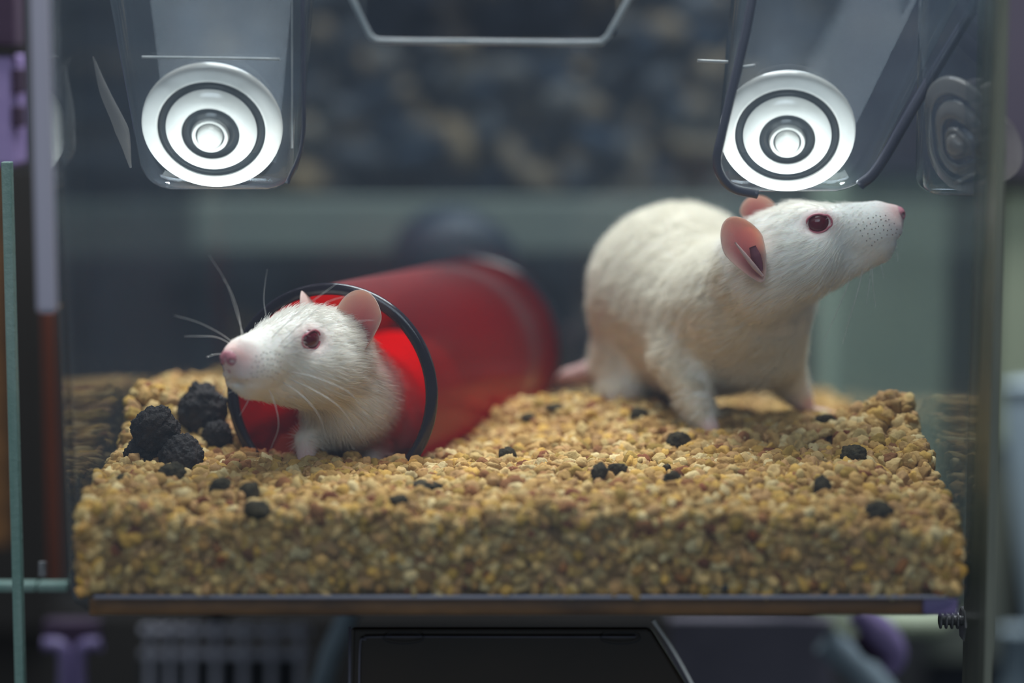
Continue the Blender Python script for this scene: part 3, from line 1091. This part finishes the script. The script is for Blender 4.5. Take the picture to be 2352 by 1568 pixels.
CL = [(356, 985, 62, 60, 'large round black clump on top of the pile at left'),
      (418, 1054, 60, 62, 'black wrinkled clump below and right of the round one'),
      (325, 1040, 46, 36, 'flat dark clump under the left side of the round black one'),
      (466, 945, 64, 74, 'blurred black clump close behind beside the tube opening'),
      (500, 1000, 40, 42, 'small blurred black clump between the pile and the tube rim')]
CY = (5.6, 5.1, 5.7, 8.8, 8.0)
for i, ((px, py, rx, ry, lab), yy_) in enumerate(zip(CL, CY)):
    lump('food_clump', px, py, rx, ry, M['clump'], lab, 'clump', 'black clumps left of the tube', seed=70 + i, amp=0.3, sub=5, y=yy_, cuts=0, fine=0.26)
q = [hit(825, 1128), P(832, 1108, 5.6), P(846, 1100, 5.6), P(862, 1106, 5.6), hit(870, 1126)]
V, Fc = sweep(catmull(q, 5), 0.045, 6)
mesh('husk_curl', V, Fc, M['dropping'], None, label='thin dark curled husk standing in the bedding below the tube', category='husk')

# ------------------------------------------------------------------ red tunnel
tun = thing('tunnel_tube', 'red see-through plastic tunnel with dark rim, small rat looking out', 'tunnel', (*(TA + TB)[:2] / 2, 0.9))
ax = TB - TA
L = np.linalg.norm(ax)
V, Fc = lathe([(TR, 0), (TR, L * 0.33), (TR, L * 0.66), (TR, L), (TR - 0.2, L), (TR - 0.2, L * 0.5), (TR - 0.2, 0)], TA, ax, seg=96)
mesh('tube_wall', V, Fc, M['tube'], tun)
V, Fc = lathe([(TR - 0.2, 0.03), (TR - 0.27, 0.0), (TR - 0.28, -0.08), (TR - 0.2, -0.13), (TR + 0.0, -0.13), (TR + 0.06, -0.06), (TR + 0.05, 0.06), (TR + 0.01, 0.1)], TA, ax, seg=96)
mesh('front_rim', V, Fc, M['tube_rim'], tun)
V, Fc = lathe([(TR - 0.22, -0.1), (TR + 0.1, -0.12), (TR + 0.1, 0.1), (TR - 0.22, 0.1), (TR - 0.22, -0.1)], TB, ax, seg=96)
mesh('rear_rim', V, Fc, M['tube_rim'], tun)

# ------------------------------------------------------------------ rats
WHITE = np.array(lin((236, 230, 222)))
PINK = np.array(lin((218, 176, 170)))
DPINK = np.array(lin((188, 118, 128)))


class Head:
    def __init__(self, origin, fwd, up, s=1.0):
        self.o = np.asarray(origin, float)
        f = np.asarray(fwd, float)
        f /= np.linalg.norm(f)
        u = np.asarray(up, float)
        l = np.cross(u, f)
        l /= np.linalg.norm(l)
        u = np.cross(f, l)
        self.R = np.stack([f, l, u], 1)
        self.s = s

    def w(self, *p):
        return self.o + self.R @ (np.array(p, float) * self.s)

    def loc(self, p):
        return (p - self.o) @ self.R / self.s

    def prims(self, d):
        R, s, w = self.R, self.s, self.w
        d.ell(w(-0.1, 0, 0.0), np.array((1.65, 1.12, 1.12)) * s, 0.3, R)
        for q in (-1, 1):
            d.ell(w(0.15, q * 0.55, -0.42), np.array((1.15, 0.78, 0.82)) * s, 0.45 * s, R)
            d.ell(w(2.34, q * 0.31, -0.42), np.array((0.70, 0.42, 0.52)) * s, 0.28 * s, R)
            d.ell(w(0.98, q * 0.66, 0.34), np.array((0.5, 0.30, 0.36)) * s, 0.25 * s, R)
        d.cone(w(0.6, 0, 0.02), w(2.45, 0, -0.08), 0.98 * s, 0.55 * s, 0.4 * s)
        d.ell(w(2.98, 0, -0.10), np.array((0.26, 0.27, 0.26)) * s, 0.22 * s, R)
        d.cone(w(0.4, 0, -0.74), w(2.28, 0, -0.86), 0.68 * s, 0.32 * s, 0.35 * s)
        d.cut(w(3.0, 0, -0.72), np.array((0.5, 0.4, 0.02)) * s, 0.14 * s, R)
        for q in (-1, 1):
            d.cut(w(1.02, q * 1.02, 0.36), np.array((0.34, 0.16, 0.28)) * s, 0.14 * s, R)
        return d


def sample_surface(v, f, n, gen):
    t = np.concatenate([f[:, [0, 1, 2]], f[:, [0, 2, 3]]])
    a, b, c = v[t[:, 0]], v[t[:, 1]], v[t[:, 2]]
    ar = np.linalg.norm(np.cross(b - a, c - a), axis=1)
    i = gen.choice(len(t), size=n, p=ar / ar.sum())
    r1, r2 = np.sqrt(gen.random(n)), gen.random(n)
    return a[i] * (1 - r1)[:, None] + b[i] * (r1 * (1 - r2))[:, None] + c[i] * (r1 * r2)[:, None]


def fur(parent, name, roots, normals, flow, length, radius, mat, gen, lift=0.38, npt=5, tuftamp=0.09):
    n = len(roots)
    ft = flow - (flow * normals).sum(1)[:, None] * normals
    ft /= np.linalg.norm(ft, axis=1)[:, None] + 1e-6
    jit = gen.normal(size=(n, 3)) * 0.16
    # tufts: neighbouring hairs lean the same way
    tuft = np.stack([np.sin(roots @ np.array(k)) for k in ((7.1, 3.3, 5.2), (-4.2, 8.1, 3.7), (3.9, -5.5, 7.7))], 1) * tuftamp
    d0 = ft * 0.9 + normals * lift + jit + tuft
    d0 /= np.linalg.norm(d0, axis=1)[:, None]
    ts = np.linspace(0, 1, npt)
    pts = []
    for t in ts:
        d = d0 * t + (ft * 0.5 - normals * 0.34 + np.array((0, 0, -0.05))) * t * t * 0.5
        pts.append(roots - normals * 0.02 + d * length[:, None])
    pts = np.stack(pts, 1)
    cu = bpy.data.hair_curves.new(name)
    cu.add_curves([npt] * n)
    org = np.array(parent_org(parent)) / S
    cu.attributes['position'].data.foreach_set('vector', ((pts - org) * S).astype(np.float32).ravel())
    ra = cu.attributes.get('radius') or cu.attributes.new('radius', 'FLOAT', 'POINT')
    rr = np.tile(radius * S * np.array([1, 0.95, 0.8, 0.55, 0.12])[:npt], n).astype(np.float32)
    ra.data.foreach_set('value', rr)
    cu.materials.append(mat)
    o = bpy.data.objects.new(name, cu)
    COL.objects.link(o)
    o.parent = parent
    o['kind'] = 'stuff'
    return o


def ear(parent, base, up, nrm, W, H, dish, name='ear', lean=0.0, label=None):
    up = np.asarray(up, float)
    up /= np.linalg.norm(up)
    nrm = np.asarray(nrm, float)
    nrm -= (nrm @ up) * up
    nrm /= np.linalg.norm(nrm)
    side = np.cross(up, nrm)
    nr, nt_ = 14, 48
    def pt(r, th, back):
        ca, sa = math.cos(th), math.sin(th)
        bh = H * 0.5 * (1 + r * sa)
        k = bh / H
        wd = W * 0.5 * (0.50 + 0.62 * min(1, k * 1.7) - 0.12 * k)
        a_ = r * ca * wd + lean * k * k
        # the conch: deep at the base, shallow above, rim rolled forward
        dep = -dish * (1 - r ** 2.2) * (1.25 - 0.8 * k) + 0.10 * r ** 8 * dish + 0.12 * math.sin(3 * th) * r * (1 - r) * dish
        dep -= 0.30 * H * (k - 0.35) ** 2 * 0.5
        fold = 0.55 * dish * max(0, 0.5 - k) * abs(ca) * r
        thick = 0.05 * (1 - 0.45 * r ** 6)
        d_ = dep + fold - (thick if back else 0)
        return base + side * a_ + up * bh + nrm * d_
    V, Fc, C = [], [], []
    inner, rim_, outer_ = np.array(lin((178, 120, 122))), np.array(lin((222, 194, 180))), np.array(lin((222, 188, 178)))
    for back in (0, 1):
        for i in range(nr + 1):
            r = i / nr
            for k in range(nt_):
                th = 2 * math.pi * k / nt_
                V.append(pt(r, th, back))
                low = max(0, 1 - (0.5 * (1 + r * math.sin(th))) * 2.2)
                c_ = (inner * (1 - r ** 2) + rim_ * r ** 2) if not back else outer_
                pit_ = min(1, 2.2 * low * (1 - r)) if not back else 0  # darkens the ear hollow, shading painted into its colour
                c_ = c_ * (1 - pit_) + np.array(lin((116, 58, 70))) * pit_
                C.append(c_)
    N = (nr + 1) * nt_
    for back in (0, 1):
        for i in range(nr):
            for k in range(nt_):
                k2 = (k + 1) % nt_
                q = (back * N + i * nt_ + k, back * N + (i + 1) * nt_ + k, back * N + (i + 1) * nt_ + k2, back * N + i * nt_ + k2)
                Fc.append(q if not back else q[::-1])
    for k in range(nt_):
        k2 = (k + 1) % nt_
        Fc.append((nr * nt_ + k, N + nr * nt_ + k, N + nr * nt_ + k2, nr * nt_ + k2))
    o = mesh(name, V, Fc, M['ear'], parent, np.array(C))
    if label:
        o['label'] = label
    return o


def face(parent, H_, d, eyes=(1, -1)):
    s, w, R = H_.s, H_.w, H_.R
    for q in eyes:
        c = w(1.0, q * 0.80, 0.37)
        v_, f_ = bm_sphere(0.285 * s, 32)
        mesh('eye', v_ @ np.diag((1.12, 0.8, 0.95)) @ R.T + c, f_, M['eye'], parent, label='ruby red glossy eye')
        # eyelid: almond ring that follows the eyeball
        pts = []
        for t in np.linspace(0, 2 * math.pi, 41):
            x_ = 0.30 * math.cos(t) + (0.06 if math.cos(t) > 0.8 else 0)
            z_ = 0.245 * math.sin(t) - 0.03 * math.cos(t)
            pts.append(w(1.0 + x_, q * (0.80 + 0.185 - 0.30 * (x_ * x_ + z_ * z_) * 2.0), 0.37 + z_))
        V, Fc = sweep(pts, 0.030 * s, 8, False)
        mesh('eyelid', V, Fc, M['lid'], parent)
    nd = Sdf()
    nd.ell(w(3.06, 0, -0.08), np.array((0.20, 0.25, 0.20)) * s, 0.1, R)
    for q in (-1, 1):
        nd.ell(w(3.06, q * 0.13, -0.14), np.array((0.19, 0.15, 0.17)) * s, 0.08 * s, R)
    nd.ell(w(3.02, 0, -0.34), np.array((0.10, 0.07, 0.16)) * s, 0.06 * s, R)
    for q in (-1, 1):
        nd.cut(w(3.18, q * 0.19, -0.16), np.array((0.11, 0.06, 0.045)) * s, 0.03 * s, R)
    nd.cut(w(3.28, 0, -0.22), np.array((0.10, 0.016, 0.2)) * s, 0.02 * s, R)
    v_, f_ = nd.mesh(w(3.05, 0, -0.15) - 0.5, w(3.05, 0, -0.15) + 0.5, 0.022)
    l_ = H_.loc(v_)
    t_ = np.clip((l_[:, 0] - 2.95) / 0.2, 0, 1)[:, None]
    col = PINK * (1 - t_) + DPINK * t_
    pit = np.zeros(len(v_))
    for q in (-1, 1):
        dd = np.linalg.norm((l_ - np.array((3.16, q * 0.19, -0.16))) / np.array((0.16, 0.075, 0.06)), axis=1)
        pit = np.maximum(pit, np.clip(1.3 - dd, 0, 1))
    col = col * (1 - 0.75 * pit[:, None])
    mesh('nose', v_, f_, M['nose'], parent, col)


def bm_sphere(r, seg):
    bm_ = bmesh.new()
    bmesh.ops.create_uvsphere(bm_, u_segments=seg, v_segments=seg // 2, radius=r)
    bm_.verts.index_update()
    v_, f_ = bm_out(bm_)
    return np.array(v_), f_


def body_colors(v, H_, pinks):
    l_ = H_.loc(v)
    t_ = np.clip((l_[:, 0] - 2.45) / 0.55, 0, 1) ** 1.3 * np.clip(1.1 - np.abs(l_[:, 2] + 0.02) * 1.3, 0, 1)
    for q in (-1, 1):
        dd = np.linalg.norm((l_ - np.array((1.0, q * 0.9, 0.37))) / np.array((0.52, 0.4, 0.42)), axis=1)
        t_ = np.maximum(t_, np.clip(1.35 - dd, 0, 1) * 0.8)
    for c, r in pinks:
        t_ = np.maximum(t_, np.clip(1.4 - np.linalg.norm(v - c, axis=1) / r, 0, 1))
    return WHITE * (1 - t_[:, None]) + PINK * t_[:, None], t_


def paw(parent, c, fwd, s=1.0, toes=4, name='paw'):
    fwd = np.asarray(fwd, float)
    fwd /= np.linalg.norm(fwd)
    side = np.cross(fwd, (0, 0, 1))
    d = Sdf()
    d.cone(c - fwd * 0.25 * s + (0, 0, 0.06), c + fwd * 0.18 * s, 0.19 * s, 0.21 * s, 0.1)
    for i in range(toes):
        a_ = (i - (toes - 1) / 2) * 0.36
        dr = fwd * math.cos(a_) + side * math.sin(a_)
        k = c + dr * 0.2 * s
        m1 = c + dr * 0.42 * s + np.array((0, 0, 0.06))
        d.cone(k, m1, 0.085 * s, 0.065 * s, 0.05)
        d.cone(m1, c + dr * 0.62 * s - np.array((0, 0, 0.06)), 0.065 * s, 0.05 * s, 0.02)
    v_, f_ = d.mesh(c - 1.0 * s, c + 1.0 * s, 0.05)
    return mesh(name, v_, f_, M['claw'], parent, label='pink bare paw with spread toes')


def whisker(parent, pts, r=0.0105):
    V, Fc = sweep(catmull(pts, 7), [r, r * 0.8, r * 0.35], 5)
    return mesh('whisker', V, Fc, M['whisker'], parent)


def follicles(parent, H_, d, q):
    """rows of tiny dark whisker roots on the muzzle"""
    V, Fc = [], []
    sv_, sf_ = bm_sphere(1.0, 6)
    for row in range(5):
        for k in range(8):
            x_ = 1.9 + 0.12 * k + 0.05 * row + 0.03 * math.sin(5.0 * k + 2 * row)
            z_ = -0.05 - 0.145 * row + 0.10 * math.sin(k * 0.42) + 0.02 * math.sin(9 * k + row)
            a_ = H_.w(x_, q * 1.2, z_)
            b_ = H_.w(x_, 0, z_)
            ts = np.linspace(0, 1, 120)[:, None]
            ln = a_ * (1 - ts) + b_ * ts
            dv = d.eval(ln)
            i = int(np.argmax(dv < 0))
            if dv[i] >= 0:
                continue
            base = len(V)
            V += list(sv_ * 0.019 * H_.s + ln[i])
            Fc += [tuple(base + j for j in f) for f in sf_]
    o = mesh('whisker_root_spots', V, Fc, M['spot'], parent)
    o['kind'] = 'stuff'


# ---- small rat looking out of the tunnel
HA = Head(P(715, 806, 5.9), (-0.60, -0.785, 0.075), (0.02, 0.06, 1), 1.06)
ratA = thing('rat', 'white rat peering out of the red tunnel with pink ears and red eyes', 'rat', (-4.4, 9, 3.0), 'two white rats')
dA = Sdf()
HA.prims(dA)
dA.cone(HA.w(-0.8, 0, -0.35), P(805, 905, 7.5), 1.10, 1.25, 0.7)
dA.cone(P(805, 905, 7.5), P(838, 940, 10.5), 1.3, 1.5, 0.8)
dA.cone(P(838, 940, 10.5), P(905, 920, 15.0), 1.55, 1.95, 0.8)
dA.cone(P(915, 915, 15.0), P(970, 890, 18.5), 2.05, 1.1, 0.8)
dA.cone(P(770, 960, 7.4), P(705, 1010, 6.9), 0.62, 0.32, 0.4)
dA.cone(P(705, 1010, 6.9), P(703, 1066, 6.6), 0.32, 0.26, 0.2)
dA.cone(P(850, 980, 8.4), P(855, 1050, 8.0), 0.6, 0.34, 0.4)
dA.cone(P(1000, 890, 18.3), P(1040, 880, 20.5), 0.35, 0.2, 0.5)
vA, fA = dA.mesh((-7.8, 2.6, 0.9), (-1.0, 21.0, 8.6), 0.095)
cA, tA = body_colors(vA, HA, [(P(703, 1060, 6.6), 0.5)])
mesh('body', vA, fA, M['fur_skin'], ratA, cA)
face(ratA, HA, dA)
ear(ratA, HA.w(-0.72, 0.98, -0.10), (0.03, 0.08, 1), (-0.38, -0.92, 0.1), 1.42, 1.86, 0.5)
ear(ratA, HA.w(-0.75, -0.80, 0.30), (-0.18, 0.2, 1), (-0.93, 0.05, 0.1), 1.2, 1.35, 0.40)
paw(ratA, P(700, 1072, 6.3), (-0.5, -0.85, -0.1), 0.9)
V, Fc = sweep(catmull([P(1030, 885, 20), P(1045, 930, 21.5), P(1075, 950, 22.5), P(1110, 955, 23.5)], 6), [0.22, 0.17, 0.12, 0.07], 10)
mesh('tail', V, Fc, M['claw'], ratA)
follicles(ratA, HA, dA, 1)
gA = np.random.default_rng(3)


def furry(parent, H_, d, v, f, pinks, n, mat, gen, bodyflow, rad, lenbody, zone=None):
    r_ = sample_surface(v, f, n, gen)
    if zone is not None:
        r_ = r_[zone(r_)]
    l_ = H_.loc(r_)
    _, t_ = body_colors(r_, H_, pinks)
    keep = gen.random(len(r_)) > np.clip(t_ * 1.25, 0, 0.97)
    keep &= ~((l_[:, 0] > 2.86) & (np.abs(l_[:, 2] + 0.1) < 0.35))
    for q in (-1, 1):
        keep &= np.linalg.norm((l_ - np.array((1.0, q * 0.95, 0.37))) / np.array((0.33, 0.5, 0.27)), axis=1) > 1
    r_, l_, t_ = r_[keep], l_[keep], t_[keep]
    nn = d.normal(r_)
    hw = np.clip((l_[:, 0] + 1.4) / 1.2, 0, 1) * (np.abs(l_[:, 2]) < 2.2)
    hf = -H_.R[:, 0] * 1.0 + np.zeros_like(r_)
    hf = hf - H_.R[:, 2] * np.clip((l_[:, 0] - 0.2) * 0.25, 0, 0.5)[:, None]
    fl = hf * hw[:, None] + bodyflow(r_) * (1 - hw)[:, None]
    snout = np.clip((l_[:, 0] - 0.8) / 1.6, 0, 1)
    ln = lenbody * (1 - 0.70 * snout * hw) * (1 - 0.6 * np.clip(t_, 0, 1))
    ln = ln * gen.uniform(0.65, 1.2, len(r_))
    return fur(parent, 'fur', r_, nn, fl, ln, rad, mat, gen)


furry(ratA, HA, dA, vA, fA, [(P(703, 1060, 6.6), 0.5)], 62000, M['fur'], gA,
      lambda p: np.tile(np.array((0.25, 0.9, -0.35)), (len(p), 1)), 0.0048, 0.42, lambda p: p[:, 1] < 10.5)
WA = [[(560, 772, 4.1), (545, 725, 3.8), (520, 650, 3.4), (480, 585, 3.2)], [(556, 775, 4.2), (548, 720, 3.9), (530, 668, 3.6), (512, 640, 3.4)],
      [(540, 790, 4.0), (505, 765, 3.6), (455, 740, 3.3), (400, 724, 3.0)], [(538, 794, 4.0), (500, 775, 3.8), (462, 772, 3.4), (424, 772, 3.2)],
      [(535, 815, 4.0), (500, 813, 3.6), (475, 820, 3.3)], [(612, 730, 4.4), (606, 690, 4.4), (609, 650, 4.3), (614, 618, 4.2)],
      [(600, 800, 4.1), (660, 740, 3.8), (720, 690, 3.8), (775, 650, 4.1)], [(620, 812, 4.1), (690, 745, 3.8), (750, 695, 3.8), (820, 674, 4.0)],
      [(625, 820, 4.1), (700, 765, 3.8), (780, 740, 3.9), (860, 735, 4.2)], [(620, 830, 4.1), (690, 805, 3.8), (770, 808, 3.7), (830, 822, 3.8)],
      [(600, 870, 4.0), (625, 910, 3.6), (640, 975, 3.5), (622, 1030, 3.6)], [(640, 872, 4.2), (690, 905, 3.6), (730, 950, 3.5), (748, 1000, 3.6)],
      [(660, 868, 4.3), (720, 895, 3.8), (780, 935, 3.6), (815, 985, 3.8)], [(560, 862, 3.9), (545, 890, 3.5), (520, 905, 3.3)],
      [(552, 855, 3.9), (530, 872, 3.5), (505, 915, 3.2)], [(640, 850, 4.2), (720, 865, 3.7), (800, 900, 3.7), (840, 950, 3.9)],
      [(585, 880, 3.9), (570, 920, 3.6), (550, 955, 3.5)]]
for w_ in WA:
    whisker(ratA, [P(*q) for q in w_])

# ---- large rat standing on the bedding with its nose raised
HB = Head(P(1806, 574, 8.0), (1.0, -0.08, 0.37), (-0.08, 0.10, 1), 1.08)
ratB = thing('rat', 'larger white rat standing on the bedding with nose raised to the right', 'rat', (5.6, 12, 3.1), 'two white rats')
dB = Sdf()
HB.prims(dB)
dB.cone(HB.w(-0.9, 0, -0.45), P(1700, 690, 10.2), 1.12, 1.55, 0.8)
dB.cone(P(1700, 690, 10.2), P(1640, 730, 12.0), 1.6, 1.95, 0.9)
dB.cone(P(1765, 690, 9.9), P(1755, 775, 10.6), 1.28, 1.12, 0.7)
dB.cone(P(1650, 720, 12.2), P(1560, 680, 14.6), 1.9, 2.72, 1.0)
dB.cone(P(1560, 690, 14.6), P(1500, 800, 15.4), 2.6, 1.75, 1.0)
dB.cone(P(1730, 780, 11.0), P(1580, 800, 13.0), 1.15, 1.3, 0.9)
dB.cone(P(1440, 840, 14.2), P(1425, 905, 13.6), 0.95, 0.55, 0.6)
dB.cone(P(1425, 905, 13.6), P(1440, 950, 13.2), 0.5, 0.3, 0.3)
dB.cone(P(1560, 820, 11.0), P(1598, 915, 10.2), 0.80, 0.42, 0.6)
dB.cone(P(1598, 920, 10.2), P(1640, 1000, 9.5), 0.45, 0.24, 0.3)
dB.cone(P(1790, 830, 11.6), P(1832, 905, 12.0), 0.72, 0.36, 0.6)
dB.cone(P(1832, 905, 12.0), P(1862, 948, 12.0), 0.34, 0.22, 0.3)
dB.cone(P(1420, 830, 16.0), P(1370, 850, 17.0), 0.8, 0.35, 0.7)
vB, fB = dB.mesh((1.6, 5.4, 2.2), (12.4, 19.8, 11.4), 0.105)
pinksB = [(P(1640, 995, 9.5), 0.45), (P(1862, 948, 12.0), 0.9), (P(1440, 945, 13.2), 0.6)]
cB, tB = body_colors(vB, HB, pinksB)
mesh('body', vB, fB, M['fur_skin'], ratB, cB)
face(ratB, HB, dB)
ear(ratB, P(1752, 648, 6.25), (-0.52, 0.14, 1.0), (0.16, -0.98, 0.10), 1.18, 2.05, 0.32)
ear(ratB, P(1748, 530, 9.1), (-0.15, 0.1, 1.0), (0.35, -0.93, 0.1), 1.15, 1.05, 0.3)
V, Fc = sweep(catmull([P(1728, 566, 6.42), P(1736, 588, 6.40), P(1744, 606, 6.36), P(1750, 622, 6.3)], 6), [0.10, 0.15, 0.10, 0.03], 10)
mesh('ear_canal', V, Fc, M['canal'], ratB)
V, Fc = sweep(catmull([P(1688, 556, 6.3), P(1708, 582, 6.24), P(1732, 612, 6.2), P(1752, 634, 6.2)], 6), [0.02, 0.055, 0.07, 0.04], 10)
mesh('ear_fold', V, Fc, M['claw'], ratB)
paw(ratB, P(1646, 1004, 9.2), (0.45, -0.85, -0.1), 1.0)
paw(ratB, P(1882, 952, 11.8), (0.9, -0.4, -0.05), 1.0)
paw(ratB, P(1478, 950, 12.6), (0.8, -0.6, -0.05), 1.3, 5)
V, Fc = sweep(catmull([P(1385, 845, 16.6), P(1335, 860, 17.2), P(1300, 866, 17.8), P(1282, 880, 18.6)], 6), [0.42, 0.34, 0.26, 0.12], 12)
mesh('tail', V, Fc, M['claw'], ratB)
follicles(ratB, HB, dB, -1)
gB = np.random.default_rng(5)
furry(ratB, HB, dB, vB, fB, pinksB, 45000, M['fur'], gB, lambda p: np.tile(np.array((-0.75, 0.45, -0.45)), (len(p), 1)),
      0.0048, 0.40, lambda p: (HB.loc(p)[:, 0] > -1.6) & (p[:, 1] < 11.5) & (p[:, 2] > 6.2))
furry(ratB, HB, dB, vB, fB, pinksB, 60000, M['fur_cream'], gB, lambda p: np.tile(np.array((-0.75, 0.45, -0.45)), (len(p), 1)),
      0.008, 0.42, lambda p: ~((HB.loc(p)[:, 0] > -1.6) & (p[:, 1] < 11.5) & (p[:, 2] > 6.2)) & (p[:, 1] < 17))
WB = [[(1962, 580, 7.6), (1948, 650, 7.3), (1920, 720, 7.3), (1890, 790, 7.4)], [(1985, 585, 7.6), (1975, 650, 7.2), (1955, 720, 7.1), (1935, 790, 7.2)],
      [(2000, 590, 7.6), (1998, 640, 7.3), (1990, 700, 7.2)], [(2004, 585, 7.6), (2004, 640, 7.3), (2011, 705, 7.3)],
      [(2022, 580, 7.7), (2024, 610, 7.5), (2031, 640, 7.4)], [(1940, 575, 7.6), (1925, 620, 7.2), (1900, 680, 7.0)],
      [(1975, 500, 7.6), (1950, 492, 7.3), (1920, 492, 7.2)], [(1830, 480, 8.0), (1800, 468, 7.9), (1760, 470, 8.0)],
      [(1990, 545, 7.5), (1940, 560, 7.0), (1890, 600, 6.9)], [(2045, 560, 7.7), (2060, 580, 7.5), (2062, 600, 7.4)]]
for w_ in WB:
    whisker(ratB, [P(*q) for q in w_])
